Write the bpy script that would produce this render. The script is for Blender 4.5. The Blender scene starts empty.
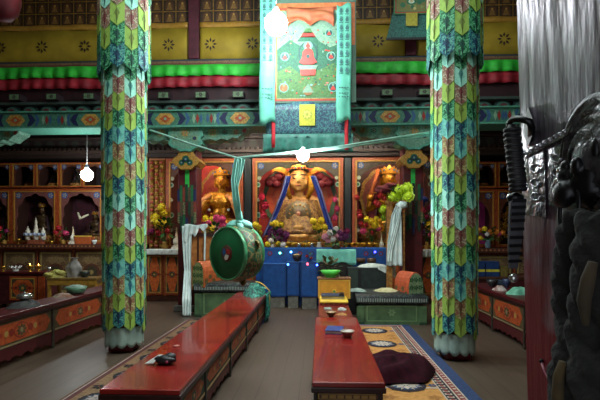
import bpy, bmesh, math, random
from mathutils import Vector, Matrix
random.seed(7)
PI = math.pi
F = 467.0; H = 1.5; HY = 235.0
TH = math.atan(20 / F); CS = math.cos(TH); SN = math.sin(TH)
SC = bpy.context.scene
COL = SC.collection
V = Vector

# ---------- layout: a pixel of the photograph's frame and a depth give a place in the hall ----------
def ray(px, py):
    u = (px - 300) / F
    return V((-SN + u * CS, CS + u * SN, (HY - py) / F))
def at(px, py, Y):
    d = ray(px, py); t = Y / d.y
    return V((d.x * t, Y, H + d.z * t))
def X(px, Y): return at(px, HY, Y).x
def Z(py, Y, px=300): return at(px, py, Y).z
def mpp(Y): return Y / F

# ---------- materials ----------
def lin(h):
    h = h.lstrip('#')
    c = [int(h[i:i + 2], 16) / 255 for i in (0, 2, 4)]
    return tuple((x / 12.92 if x <= .04045 else ((x + .055) / 1.055) ** 2.4) for x in c) + (1,)
MATS = {}
def mat(hexa, rough=.6, metal=0., hexb=None, scale=18., mix=(.35, .65), bump=0., detail=3., coat=0., stretch=None, spec=.5):
    """noise mix of two colours (hexb) or a gentle variation of one"""
    key = (hexa, rough, metal, hexb, scale, mix, bump, detail, coat, stretch, spec)
    if key in MATS: return MATS[key]
    m = bpy.data.materials.new('mat_%d' % len(MATS)); m.use_nodes = True
    nt = m.node_tree; b = nt.nodes['Principled BSDF']
    tc = nt.nodes.new('ShaderNodeTexCoord')
    src = tc.outputs['Object']
    if stretch:
        mp = nt.nodes.new('ShaderNodeMapping'); mp.inputs['Scale'].default_value = stretch
        nt.links.new(src, mp.inputs['Vector']); src = mp.outputs['Vector']
    n = nt.nodes.new('ShaderNodeTexNoise'); n.inputs['Scale'].default_value = scale; n.inputs['Detail'].default_value = detail
    nt.links.new(src, n.inputs['Vector'])
    r = nt.nodes.new('ShaderNodeValToRGB')
    a = lin(hexa)
    c2 = lin(hexb) if hexb else tuple(min(1, x * .78) for x in a[:3]) + (1,)
    r.color_ramp.elements[0].position, r.color_ramp.elements[1].position = mix
    r.color_ramp.elements[0].color = c2; r.color_ramp.elements[1].color = a
    nt.links.new(n.outputs['Fac'], r.inputs['Fac'])
    nt.links.new(r.outputs['Color'], b.inputs['Base Color'])
    b.inputs['Roughness'].default_value = rough; b.inputs['Metallic'].default_value = metal
    b.inputs['Coat Weight'].default_value = coat
    b.inputs['Specular IOR Level'].default_value = spec
    if bump:
        bp = nt.nodes.new('ShaderNodeBump'); bp.inputs['Strength'].default_value = bump; bp.inputs['Distance'].default_value = .02
        nt.links.new(n.outputs['Fac'], bp.inputs['Height']); nt.links.new(bp.outputs['Normal'], b.inputs['Normal'])
    MATS[key] = m
    return m
def brocade(hexa, hexb, hexc, scale=40., rough=.55, metal=0.):
    """woven figure: voronoi cells and rings of three threads"""
    key = ('bro', hexa, hexb, hexc, scale, rough, metal)
    if key in MATS: return MATS[key]
    m = bpy.data.materials.new('brocade_%d' % len(MATS)); m.use_nodes = True
    nt = m.node_tree; b = nt.nodes['Principled BSDF']
    tc = nt.nodes.new('ShaderNodeTexCoord')
    nz = nt.nodes.new('ShaderNodeTexNoise'); nz.inputs['Scale'].default_value = scale * .7
    vo = nt.nodes.new('ShaderNodeTexVoronoi'); vo.inputs['Scale'].default_value = scale
    nt.links.new(tc.outputs['Object'], nz.inputs['Vector']); nt.links.new(tc.outputs['Object'], vo.inputs['Vector'])
    ad = nt.nodes.new('ShaderNodeMath'); ad.operation = 'MULTIPLY_ADD'; ad.inputs[1].default_value = .55
    nt.links.new(vo.outputs['Distance'], ad.inputs[0]); nt.links.new(nz.outputs['Fac'], ad.inputs[2])
    r = nt.nodes.new('ShaderNodeValToRGB'); r.color_ramp.interpolation = 'CONSTANT'
    e = r.color_ramp.elements
    e[0].position = 0; e[0].color = lin(hexb); e[1].position = .66; e[1].color = lin(hexa)
    k = e.new(.82); k.color = lin(hexc); k = e.new(.92); k.color = lin(hexa)
    nt.links.new(ad.outputs[0], r.inputs['Fac']); nt.links.new(r.outputs['Color'], b.inputs['Base Color'])
    b.inputs['Roughness'].default_value = rough; b.inputs['Metallic'].default_value = metal
    MATS[key] = m
    return m
def glow(hexa, strength):
    key = ('glow', hexa, strength)
    if key in MATS: return MATS[key]
    m = bpy.data.materials.new('glow_%d' % len(MATS)); m.use_nodes = True
    b = m.node_tree.nodes['Principled BSDF']
    b.inputs['Base Color'].default_value = lin(hexa); b.inputs['Emission Color'].default_value = lin(hexa)
    b.inputs['Emission Strength'].default_value = strength
    MATS[key] = m
    return m

GOLD = mat('#d99a2a', .32, .5, '#a86c1c', 24)
GOLDP = mat('#b98a3a', .5, .25, '#7d5a24', 40)
ORANGE = mat('#b5532a', .5, 0, '#8c3d1f', 25)
WOODD = mat('#4a2417', .45, 0, '#2c140d', 12)
MAROON = mat('#4c1216', .6, 0, '#34090d', 14)
LACQ = mat('#98201c', .24, 0, '#7a1a17', 5, coat=.3)
LACQD = mat('#3a1413', .35, 0, '#24100e', 9)
BLACK = mat('#141416', .5, 0, '#0b0b0c', 20)
WHITE = mat('#d9dcd6', .7, 0, '#bfc6c2', 12)
MINT = mat('#86dcc0', .6, 0, '#6cc4a8', 10)
LIME = mat('#a6c84e', .6, 0, '#86a83c', 14)
KHATA = mat('#cfe3da', .5, 0, '#b4cfc6', 9)
TURQ = mat('#2f8f76', .55, 0, '#247560', 20)
TEAL = mat('#1f5d55', .55, 0, '#174740', 20)
NAVY = mat('#1a2550', .6, 0, '#121a3a', 20)
BLUE = mat('#1c5fae', .5, 0, '#164c92', 10)
GREEN = mat('#2fa844', .55, 0, '#23873a', 20)
DGREEN = mat('#155c33', .45, 0, '#0f4827', 14)
LEAF = mat('#2f6b2b', .55, 0, '#1b421a', 30)
RED = mat('#a01f2b', .6, 0, '#7c1620', 14)
YELLOW = mat('#e8cf3a', .55, 0, '#c7a92a', 20)
PINK = mat('#d8456f', .6, 0, '#b32d56', 20)
PURPLE = mat('#6a2457', .65, 0, '#48163d', 30)
LAMP = glow('#f2fbff', 150.)

# ---------- mesh builder ----------
OFF = {}
def finish(o, parent):
    COL.objects.link(o)
    if parent is not None:
        o.parent = parent; OFF[o.name] = OFF.get(parent.name, V((0, 0, 0)))
class MB:
    def __init__(s): s.v = []; s.f = []; s.m = []; s.s = []; s.mx = None
    def add(s, vs, fs, m=0, smooth=False):
        n = len(s.v)
        for p in vs:
            p = V(p); s.v.append(s.mx @ p if s.mx is not None else p)
        for f in fs:
            s.f.append([i + n for i in f]); s.m.append(m); s.s.append(smooth)
        return s
    def box(s, x0, x1, y0, y1, z0, z1, m=0):
        vs = [(x, y, z) for z in (z0, z1) for y in (y0, y1) for x in (x0, x1)]
        return s.add(vs, [(0, 2, 3, 1), (4, 5, 7, 6), (0, 1, 5, 4), (2, 6, 7, 3), (0, 4, 6, 2), (1, 3, 7, 5)], m)
    def poly(s, pts, m=0): return s.add(pts, [range(len(pts))], m)
    def prism(s, pts, d0, d1, m=0, ax='y'):
        """a closed outline (a,b) swept from d0 to d1 along axis ax"""
        n = len(pts)
        P = {'y': lambda a, b, d: (a, d, b), 'z': lambda a, b, d: (a, b, d), 'x': lambda a, b, d: (d, a, b)}[ax]
        vs = [P(a, b, d0) for a, b in pts] + [P(a, b, d1) for a, b in pts]
        fs = [list(range(n))[::-1], list(range(n, 2 * n))] + [(i, (i + 1) % n, n + (i + 1) % n, n + i) for i in range(n)]
        return s.add(vs, fs, m)
    def ring(s, outer, inner, d0, d1, m=0):
        """flat frame in the xz plane with a hole, both outlines of the same count"""
        n = len(outer); vs = []
        for L, d in ((outer, d0), (inner, d0), (outer, d1), (inner, d1)): vs += [(a, d, b) for a, b in L]
        fs = []
        for i in range(n):
            j = (i + 1) % n
            fs += [(i, j, n + j, n + i), (2 * n + i, 3 * n + i, 3 * n + j, 2 * n + j), (i, 2 * n + i, 2 * n + j, j), (n + i, n + j, 3 * n + j, 3 * n + i)]
        return s.add(vs, fs, m)
    def tube(s, path, r, seg=8, m=0, smooth=True, caps=True):
        path = [V(p) for p in path]; n = len(path); vs = []; fs = []
        rs = r if isinstance(r, (list, tuple)) else [r] * n
        up = None
        for i, p in enumerate(path):
            d = (path[min(i + 1, n - 1)] - path[max(i - 1, 0)]).normalized()
            if up is None: up = V((0, 0, 1)) if abs(d.z) < .9 else V((1, 0, 0))
            a = d.cross(up)
            if a.length < 1e-5: a = d.cross(V((0, 1, 0)))
            a.normalize(); b = a.cross(d).normalized(); up = b
            for k in range(seg):
                t = 2 * PI * k / seg
                vs.append(p + a * math.cos(t) * rs[i] + b * math.sin(t) * rs[i])
        for i in range(n - 1):
            for k in range(seg):
                fs.append((i * seg + k, i * seg + (k + 1) % seg, (i + 1) * seg + (k + 1) % seg, (i + 1) * seg + k))
        if caps: fs += [list(range(seg))[::-1], list(range((n - 1) * seg, n * seg))]
        return s.add(vs, fs, m, smooth)
    def lathe(s, prof, c=(0, 0, 0), seg=16, m=0, smooth=True):
        vs = []; fs = []; n = len(prof); c = V(c)
        for r, z in prof:
            for k in range(seg):
                t = 2 * PI * k / seg; vs.append((c.x + r * math.cos(t), c.y + r * math.sin(t), c.z + z))
        for i in range(n - 1):
            for k in range(seg):
                fs.append((i * seg + k, i * seg + (k + 1) % seg, (i + 1) * seg + (k + 1) % seg, (i + 1) * seg + k))
        if prof[0][0] > 1e-4: fs.append(list(range(seg))[::-1])
        if prof[-1][0] > 1e-4: fs.append(list(range((n - 1) * seg, n * seg)))
        return s.add(vs, fs, m, smooth)
    def ell(s, c, r, m=0, seg=12, rings=8, rot=None, wob=0.):
        if not isinstance(r, (tuple, list)): r = (r, r, r)
        c = V(c); vs = []; fs = []
        for i in range(rings + 1):
            p = PI * i / rings
            for k in range(seg):
                t = 2 * PI * k / seg
                q = V((math.sin(p) * math.cos(t) * r[0], math.sin(p) * math.sin(t) * r[1], -math.cos(p) * r[2]))
                if wob: q *= 1 + wob * math.sin(3 * t + 5 * p + c.x * 40) * math.sin(p)
                if rot is not None: q = rot @ q
                vs.append(c + q)
        for i in range(rings):
            for k in range(seg):
                fs.append((i * seg + k, i * seg + (k + 1) % seg, (i + 1) * seg + (k + 1) % seg, (i + 1) * seg + k))
        return s.add(vs, fs, m, True)
    def cap(s, a, ra, b, rb, m=0, seg=12):
        """tapered limb with round ends"""
        a = V(a); b = V(b)
        s.tube([a.lerp(b, t / 4) for t in range(5)], [ra + (rb - ra) * t / 4 for t in range(5)], seg, m)
        s.ell(a, ra, m, seg, 8); s.ell(b, rb, m, seg, 8)
        return s
    def grid(s, fn, nu, nv, m=0, smooth=True, mfn=None):
        n = len(s.v)
        for j in range(nv + 1):
            for i in range(nu + 1):
                p = V(fn(i / nu, j / nv)); s.v.append(s.mx @ p if s.mx is not None else p)
        for j in range(nv):
            for i in range(nu):
                a = n + j * (nu + 1) + i
                s.f.append([a, a + 1, a + nu + 2, a + nu + 1]); s.m.append(mfn(i / nu, j / nv) if mfn else m); s.s.append(smooth)
        return s
    def mesh(s, name, mats, off):
        me = bpy.data.meshes.new(name)
        me.from_pydata([v - off for v in s.v], [], [list(f) for f in s.f])
        for m in mats: me.materials.append(m)
        me.polygons.foreach_set('material_index', s.m); me.polygons.foreach_set('use_smooth', s.s)
        bm = bmesh.new(); bm.from_mesh(me)
        bmesh.ops.recalc_face_normals(bm, faces=bm.faces)
        bm.to_mesh(me); bm.free(); me.update()
        return me
    def build(s, name, mats, parent=None, bevel=0., solid=0., sub=0):
        if not isinstance(mats, (list, tuple)): mats = [mats]
        base = None
        if parent is None:
            xs = [v.x for v in s.v]; ys = [v.y for v in s.v]; zs = [v.z for v in s.v]
            off = V(((min(xs) + max(xs)) / 2, (min(ys) + max(ys)) / 2, min(zs))); base = off
        else:
            off = OFF.get(parent.name, V((0, 0, 0)))
        o = bpy.data.objects.new(name, s.mesh(name, mats, off))
        finish(o, parent)
        if base is not None: o.location = base; OFF[o.name] = base
        if solid:
            md = o.modifiers.new('solid', 'SOLIDIFY'); md.thickness = solid; md.offset = 0
        if bevel:
            md = o.modifiers.new('bevel', 'BEVEL'); md.width = bevel; md.segments = 2; md.limit_method = 'ANGLE'; md.angle_limit = .6
        if sub:
            md = o.modifiers.new('sub', 'SUBSURF'); md.levels = sub; md.render_levels = sub
        return o

def tag(o, label, cat, group=None, kind=None):
    o['label'] = label; o['category'] = cat
    if group: o['group'] = group
    if kind: o['kind'] = kind
    return o
def thing(name, label, cat, loc, group=None, kind=None):
    o = bpy.data.objects.new(name, None); o.empty_display_size = .1
    COL.objects.link(o); o.location = loc; OFF[o.name] = V(loc)
    return tag(o, label, cat, group, kind)
def struct(name, mb, mats, parent=None, **k):
    o = mb.build(name, mats, parent, **k)
    if parent is None: o['kind'] = 'structure'
    return o
def kids(o): return [c for c in bpy.data.objects if c.parent == o]
def dup(src, loc, label=None, rz=0., group=None, scale=None):
    def cp(o, par):
        c = o.copy(); COL.objects.link(c)
        if par is not None:
            c.parent = par
        for k in list(o.children): cp(k, c)
        return c
    r = cp(src, None)
    r.location = loc; r.rotation_euler.z = rz
    if scale: r.scale = (scale,) * 3
    if label: r['label'] = label
    if group: r['group'] = group
    return r

class Pl:
    """draws flat ornament on a planar face: origin o, unit axes u (right) and v (up), n towards the viewer"""
    def __init__(s, mb, o, u, v, n): s.b = mb; s.o = V(o); s.u = V(u); s.v = V(v); s.n = V(n)
    def p(s, pts, m, lift=.003): return s.b.poly([s.o + s.u * a + s.v * b + s.n * lift for a, b in pts], m)
    def rect(s, a0, a1, b0, b1, m, lift=.002): return s.p([(a0, b0), (a1, b0), (a1, b1), (a0, b1)], m, lift)
    def disc(s, a, b, r, m, lift=.003, n=16, rv=None): return s.p([(a + r * math.cos(2 * PI * k / n), b + (rv or r) * math.sin(2 * PI * k / n)) for k in range(n)], m, lift)
    def flower(s, a, b, r, m, n=8, w=.16, r0=.22, lift=.004, ph=0., rv=None):
        rv = rv or r
        for k in range(n):
            t = 2 * PI * k / n + ph; c, d = math.cos(t), math.sin(t)
            q = [(r0, 0), (.6, w), (1, 0), (.6, -w)]
            s.p([(a + r * (x * c - y * d), b + rv * (x * d + y * c)) for x, y in q], m, lift)
    def frame(s, a0, a1, b0, b1, w, m, lift=.003):
        s.rect(a0, a1, b0, b0 + w, m, lift); s.rect(a0, a1, b1 - w, b1, m, lift)
        s.rect(a0, a0 + w, b0 + w, b1 - w, m, lift); s.rect(a1 - w, a1, b0 + w, b1 - w, m, lift)

def body(name, fn, voxel, mats, parent, smooth=3):
    """one continuous sculpted surface out of overlapping volumes"""
    b = MB(); fn(b)
    off = OFF.get(parent.name, V((0, 0, 0)))
    o = bpy.data.objects.new(name, b.mesh(name, mats, off)); COL.objects.link(o)
    md = o.modifiers.new('r', 'REMESH'); md.mode = 'VOXEL'; md.voxel_size = voxel; md.use_smooth_shade = True
    md = o.modifiers.new('s', 'SMOOTH'); md.iterations = smooth; md.factor = .5
    dg = bpy.context.evaluated_depsgraph_get()
    me = bpy.data.meshes.new_from_object(o.evaluated_get(dg), depsgraph=dg)
    o.modifiers.clear(); old = o.data; o.data = me; bpy.data.meshes.remove(old)
    if not me.materials:
        for m in mats: me.materials.append(m)
    for p in me.polygons: p.use_smooth = True
    o.parent = parent; OFF[o.name] = off
    return o

# ---------- camera ----------
cd = bpy.data.cameras.new('camera'); cam = bpy.data.objects.new('camera', cd); COL.objects.link(cam)
cam.location = (0, 0, H); cam.rotation_euler = (PI / 2, 0, TH)
cd.sensor_width = 36; cd.lens = F / 600 * 36; cd.shift_y = (HY - 200) / 600; cd.clip_start = .02
SC.camera = cam
SC.view_settings.view_transform = 'Standard'; SC.view_settings.look = 'None'
SC.view_settings.gamma = 1; SC.view_settings.use_curve_mapping = False
SC.view_settings.exposure = 0.0

# ---------- the hall ----------
XL, XR, YB, YC, ZT = -8.6, 6.6, 12.3, 9.0, 6.7
def floor_mat():
    m = bpy.data.materials.new('grey_brown_boards'); m.use_nodes = True
    nt = m.node_tree; b = nt.nodes['Principled BSDF']; N = nt.nodes.new; Lk = nt.links.new
    tc = N('ShaderNodeTexCoord'); sp = N('ShaderNodeSeparateXYZ'); Lk(tc.outputs['Object'], sp.inputs[0])
    mp = N('ShaderNodeMapping'); mp.inputs['Scale'].default_value = (6, .5, 1); Lk(tc.outputs['Object'], mp.inputs['Vector'])
    n = N('ShaderNodeTexNoise'); n.inputs['Scale'].default_value = 3.; n.inputs['Detail'].default_value = 6; Lk(mp.outputs['Vector'], n.inputs['Vector'])
    n2 = N('ShaderNodeTexNoise'); n2.inputs['Scale'].default_value = .9; n2.inputs['Detail'].default_value = 5; Lk(tc.outputs['Object'], n2.inputs['Vector'])
    r = N('ShaderNodeValToRGB'); r.color_ramp.elements[0].color = lin('#47341f'); r.color_ramp.elements[1].color = lin('#6b5234')
    r.color_ramp.elements[0].position = .3; r.color_ramp.elements[1].position = .7; Lk(n.outputs['Fac'], r.inputs['Fac'])
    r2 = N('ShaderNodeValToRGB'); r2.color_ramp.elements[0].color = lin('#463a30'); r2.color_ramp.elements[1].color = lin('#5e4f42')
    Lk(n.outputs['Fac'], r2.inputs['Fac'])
    # boards turn greyer towards the entrance, the edge broken by noise
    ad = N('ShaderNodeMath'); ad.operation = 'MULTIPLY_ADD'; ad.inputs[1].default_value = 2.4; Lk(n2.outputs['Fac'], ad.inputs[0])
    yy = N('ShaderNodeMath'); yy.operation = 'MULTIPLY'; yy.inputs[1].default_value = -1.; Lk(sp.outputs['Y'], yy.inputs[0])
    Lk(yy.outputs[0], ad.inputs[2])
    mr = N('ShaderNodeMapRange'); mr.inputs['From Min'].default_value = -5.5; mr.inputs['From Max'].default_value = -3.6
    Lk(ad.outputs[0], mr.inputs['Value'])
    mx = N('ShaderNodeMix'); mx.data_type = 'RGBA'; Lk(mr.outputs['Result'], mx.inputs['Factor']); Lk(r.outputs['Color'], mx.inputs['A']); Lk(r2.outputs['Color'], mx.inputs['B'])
    # board joints
    fx = N('ShaderNodeMath'); fx.operation = 'FRACT'; dv = N('ShaderNodeMath'); dv.operation = 'MULTIPLY'; dv.inputs[1].default_value = 5.
    Lk(sp.outputs['X'], dv.inputs[0]); Lk(dv.outputs[0], fx.inputs[0])
    ls = N('ShaderNodeMath'); ls.operation = 'LESS_THAN'; ls.inputs[1].default_value = .04; Lk(fx.outputs[0], ls.inputs[0])
    m2 = N('ShaderNodeMix'); m2.data_type = 'RGBA'; Lk(ls.outputs[0], m2.inputs['Factor']); Lk(mx.outputs['Result'], m2.inputs['A']); m2.inputs['B'].default_value = lin('#3a3029')
    Lk(m2.outputs['Result'], b.inputs['Base Color']); b.inputs['Roughness'].default_value = .42
    return m
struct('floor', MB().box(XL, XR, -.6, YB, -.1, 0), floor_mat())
WALLM = mat('#4a1e1c', .7, 0, '#371413', 6)
struct('wall_back', MB().box(XL, XR, YB, YB + .2, 0, 4.2), WALLM)
struct('wall_left', MB().box(XL - .2, XL, -.3, YB, 0, ZT), mat('#6b4a2e', .8, 0, '#54381f', 4))
struct('wall_right', MB().box(XR, XR + .2, -.3, YB, 0, ZT), mat('#6b4a2e', .8, 0, '#54381f', 4))
wf = MB(); wf.box(XL, -1.0, -.35, -.1, 0, ZT); wf.box(.78, XR, -.35, -.1, 0, ZT); wf.box(-1.0, .78, -.35, -.1, 2.55, ZT)
struct('wall_front', wf, mat('#6b4a2e', .8, 0, '#54381f', 4))
ce = MB()
for bx in ((XL, XR, -.3, 2.2), (XL, XR, 6.8, YC + .4)): ce.box(bx[0], bx[1], bx[2], bx[3], ZT, ZT + .15)
ce.box(XL, -3.2, 2.2, 6.8, ZT, ZT + .15); ce.box(2.4, XR, 2.2, 6.8, ZT, ZT + .15)
struct('ceiling', ce, mat('#5c4526', .8, 0, '#45331b', 5))
struct('ceiling', MB().box(XL, XR, YC + .4, YB, 4.2, 4.32), mat('#3c201a', .8, 0, '#2a1512', 5))
sk = MB()
for x in (-3.2, -1.35, .5, 2.34): sk.box(x, x + .06, 2.2, 6.8, ZT - .02, ZT + .15)
sk.box(-3.2, 2.4, 2.2, 2.26, ZT - .02, ZT + .15); sk.box(-3.2, 2.4, 6.74, 6.8, ZT - .02, ZT + .15)
struct('window_1', sk, WOODD)
# ---------- upper gallery wall above the inner beam ----------
YF = YC
S9 = mpp(YC)
def z9(py): return Z(py, YC)
def x9(px): return X(px, YC)
struct('wall_upper', MB().box(XL, XR, YC, YC + .4, z9(106), ZT), mat('#4a1a1c', .7, 0, '#33100f', 5))
beam = MB(); beam.box(XL, XR, YC - .16, YC + .4, z9(127), z9(112), 0)
beam.box(XL, XR, YC - .2, YC + .4, z9(112.2), z9(110.8), 1); beam.box(XL, XR, YC - .2, YC + .4, z9(128), z9(126.6), 1)
pl = Pl(beam, (0, YC - .16, z9(119.5)), (1, 0, 0), (0, 0, 1), (0, -1, 0))
hb = 6.6 * S9
def arrow(x, w, m, d=1, h=hb):   # a curled leaf tip
    pl.p([(x, h), (x + d * w * .55, h * .8), (x + d * w, 0), (x + d * w * .55, -h * .8), (x, -h), (x + d * w * .3, 0)], m)
px = -200
while px < 620:
    c = x9(px)
    pl.p([(c - 10 * S9, 0), (c - 5 * S9, hb * .85), (c + 5 * S9, hb * .85), (c + 10 * S9, 0), (c + 5 * S9, -hb * .85), (c - 5 * S9, -hb * .85)], 2)
    pl.p([(c - 6 * S9, 0), (c, hb * .6), (c + 6 * S9, 0), (c, -hb * .6)], 3, .005); pl.disc(c, 0, hb * .22, 5, .007)
    for d in (-1, 1):
        arrow(c + d * 12 * S9, 9 * S9, 4, d); arrow(c + d * 20 * S9, 5 * S9, 6, d)
        for k in range(3):
            xx = c + d * (27 + k * 3.6) * S9
            pl.p([(xx, 0), (xx + 1.8 * S9, hb * .8), (xx + 3.6 * S9, 0), (xx + 1.8 * S9, -hb * .8)], (5, 7, 6)[k], .004)
    px += 73.6
BEAMM = [mat('#487e68', .5, 0, '#346250', 20), mat('#5aa088', .5, 0, '#468470', 20), mat('#c39a4c', .5, 0, '#8c6a30', 40), ORANGE, NAVY, mat('#7fa488', .5), mat('#33587e', .5), mat('#8b2a24', .5)]
struct('trim_1', beam, BEAMM)
# dark frieze with rafter ends and a row of cloud corbels over the beam
fz = MB(); fz.box(XL, XR, YC - .06, YC + .1, z9(110.8), z9(86), 0); fz.box(XL, XR, YC - .22, YC, z9(104.5), z9(102), 1)
fr = struct('trim_2', fz, [mat('#33131a', .6, 0, '#241016', 8), mat('#3a4a44', .6)])
ORN = mat('#6d8a66', .6, 0, '#4b6446', 60); RAFT = [mat('#2a1c22', .6), ORN]
for i in range(-8, 12):
    for px0 in (24 + 36.1 * i,):
        if x9(px0) < XL + .3 or x9(px0) > XR - .3: continue
        b = MB(); c = x9(px0); b.box(c - 5.5 * S9, c + 5.5 * S9, YC - .3, YC - .06, z9(101), z9(95), 0)
        p = Pl(b, (c, YC - .3, z9(98)), (1, 0, 0), (0, 0, 1), (0, -1, 0)); p.rect(-4.8 * S9, 4.8 * S9, -2.5 * S9, 2.5 * S9, 1); p.flower(0, 0, 2.2 * S9, 0, 6, .3, .1, .004)
        struct('rafter_end', b, RAFT, fr)
sc = MB()
n = int((XR - XL) / (18.05 * S9))
for i in range(n):
    c = XL + (i + .5) * 18.05 * S9
    for k, (r, d) in enumerate(((8.4, .13), (6.0, .16), (3.2, .19))):
        pts = [(c + r * S9 * math.cos(PI * t / 8), z9(110.8) + r * .8 * S9 * math.sin(PI * t / 8)) for t in range(9)]
        sc.prism(pts, YC - d, YC - .05, k)
struct('cloud_corbels', sc, [mat('#22403c', .6), mat('#446e62', .6, 0, '#2f5248', 30), mat('#5b2228', .6)], fr)

# cloths of the upper wall: figured brocade, yellow band with dark flowers, green and red valances
POSTS = [X(-31, YC), X(195, YC), X(410, YC), X(631, YC)]
seg_names = [('left of the painted scroll', -25.4, 189.4), ('behind the painted scroll', 200.6, 404.4), ('beside the open door', 415.6, 625.2)]
def seated_fig(p, a, b, s, m0, m1, m2):
    p.p([(a - .42 * s, b - .45 * s), (a + .42 * s, b - .45 * s), (a + .42 * s, b + .2 * s)] + [(a + .42 * s * math.cos(t), b + .2 * s + .32 * s * math.sin(t)) for t in (PI * .25, PI * .5, PI * .75)] + [(a - .42 * s, b + .2 * s)], m0, .003)
    p.p([(a - .34 * s, b - .4 * s), (a + .34 * s, b - .4 * s), (a + .2 * s, b - .12 * s), (a + .17 * s, b + .12 * s), (a - .17 * s, b + .12 * s), (a - .2 * s, b - .12 * s)], m1, .005)
    p.disc(a, b + .22 * s, .11 * s, m2, .006, 8)
FIGM = [mat('#3c2b1c', .6, 0, '#2b1e14', 30), mat('#b08838', .5, .2, '#7d5c22', 40), mat('#5a3a22', .6), mat('#8d6a35', .55, .1), mat('#c79a4c', .5, .1)]
YELM = [mat('#b0962a', .65, 0, '#988020', 3), mat('#3d2a1a', .6), mat('#b98a34', .55)]
for nm, p0, p1 in seg_names:
    x0, x1 = max(X(p0, YC), XL + .05), min(X(p1, YC), XR - .05)
    b = MB(); b.box(x0, x1, YC - .03, YC - .004, z9(23), ZT - .03, 0)
    p = Pl(b, (0, YC - .03, 0), (1, 0, 0), (0, 0, 1), (0, -1, 0))
    cw = 13.1 * S9; n = int((x1 - x0) / cw)
    for j in range(4):
        zc = z9(16 - 12 * j); 
        if zc + 6 * S9 > ZT: continue
        p.rect(x0, x1, zc - 6.2 * S9, zc - 5.4 * S9, 1, .004)
        for i in range(n):
            xx = x0 + (i + .5) * (x1 - x0) / n
            seated_fig(p, xx, zc, 10 * S9, 2, 3, 4); p.rect(xx + cw / 2 - .4 * S9, xx + cw / 2 + .4 * S9, zc - 6 * S9, zc + 6 * S9, 1, .004)
    tag(b.build('brocade_hanging', FIGM), 'dark brown brocade with golden figures, above the yellow cloth ' + nm, 'brocade', 'figured brocades of the upper wall')
    b = MB()
    b.grid(lambda u, v: (x0 + (x1 - x0) * u, YC - .06 - .008 * math.sin(u * (x1 - x0) * 5), z9(60) + (z9(27) - z9(60)) * v), 60, 2, 0)
    b.grid(lambda u, v: (x0 + (x1 - x0) * u, YC - .07 - .014 * math.sin(u * (x1 - x0) * 9 + 1), z9(27.4) + (z9(22) - z9(27.4)) * v), 60, 2, 2)
    p = Pl(b, (0, YC - .068, 0), (1, 0, 0), (0, 0, 1), (0, -1, 0))
    f = 3
    for i in range(-8, 14):
        fx = X(44 + 41.6 * i + (1 if i > 0 else 0), YC)
        if x0 + .1 < fx < x1 - .1:
            p.flower(fx, z9(44), 6.8 * S9, 1, 8, .17, .3, .006)
    tag(b.build('yellow_cloth', YELM, solid=.004), 'yellow cloth band with dark eight-petalled flowers ' + nm, 'cloth band', 'yellow cloth bands of the upper wall')
POSTM = [mat('#5a2030', .6, 0, '#451824', 8), GOLDP]
for i, (xx, wh) in enumerate(zip(POSTS, ('far left', 'between the left banner pillar and the painted scroll', 'half hidden by the small scroll at top right', 'behind the open door'))):
    if not XL + .2 < xx < XR - .2: continue
    b = MB(); b.box(xx - 5.2 * S9, xx + 5.2 * S9, YC - .12, YC - .001, z9(59), ZT - .02, 0)
    o = b.build('gallery_post', POSTM, bevel=.01)
    tag(o, 'maroon upright post of the upper wall, ' + wh, 'post', 'posts of the upper wall', 'thing')
st = MB()
for a, b_, m in ((59.5, 61.2, 0), (61.2, 63.4, 1), (63.4, 65, 2), (65, 66.2, 0)): st.box(XL, XR, YC - .1, YC, z9(b_), z9(a), m)
struct('trim_3', st, [mat('#2c3a44', .6), mat('#8a6a4a', .6, 0, '#5f4630', 50), mat('#6a3434', .6)])
def valance(name, top, bot, m, label, y):
    L = XR - XL
    def fn(u, v):
        x = XL + L * u
        return (x, y + .02 * math.sin(x * 24 + 1.4 * math.sin(x * 2.3)) * (1.2 - v) + .012 * math.sin(x * 7), z9(bot) + (z9(top) - z9(bot)) * v + (.012 * math.sin(x * 2.1) * (1 - v)))
    b = MB(); b.grid(fn, 900, 3, 0); tag(b.build(name, m, solid=.004), label, 'valance')
valance('green_valance', 66, 77.4, mat('#35c63c', .6, 0, '#2aa632', 6), 'bright green pleated valance running along the upper wall', YC - .16)
valance('red_valance', 76.5, 88, mat('#a3202e', .6, 0, '#7c1824', 6), 'dark red pleated valance hanging just below the green one', YC - .13)

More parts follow.
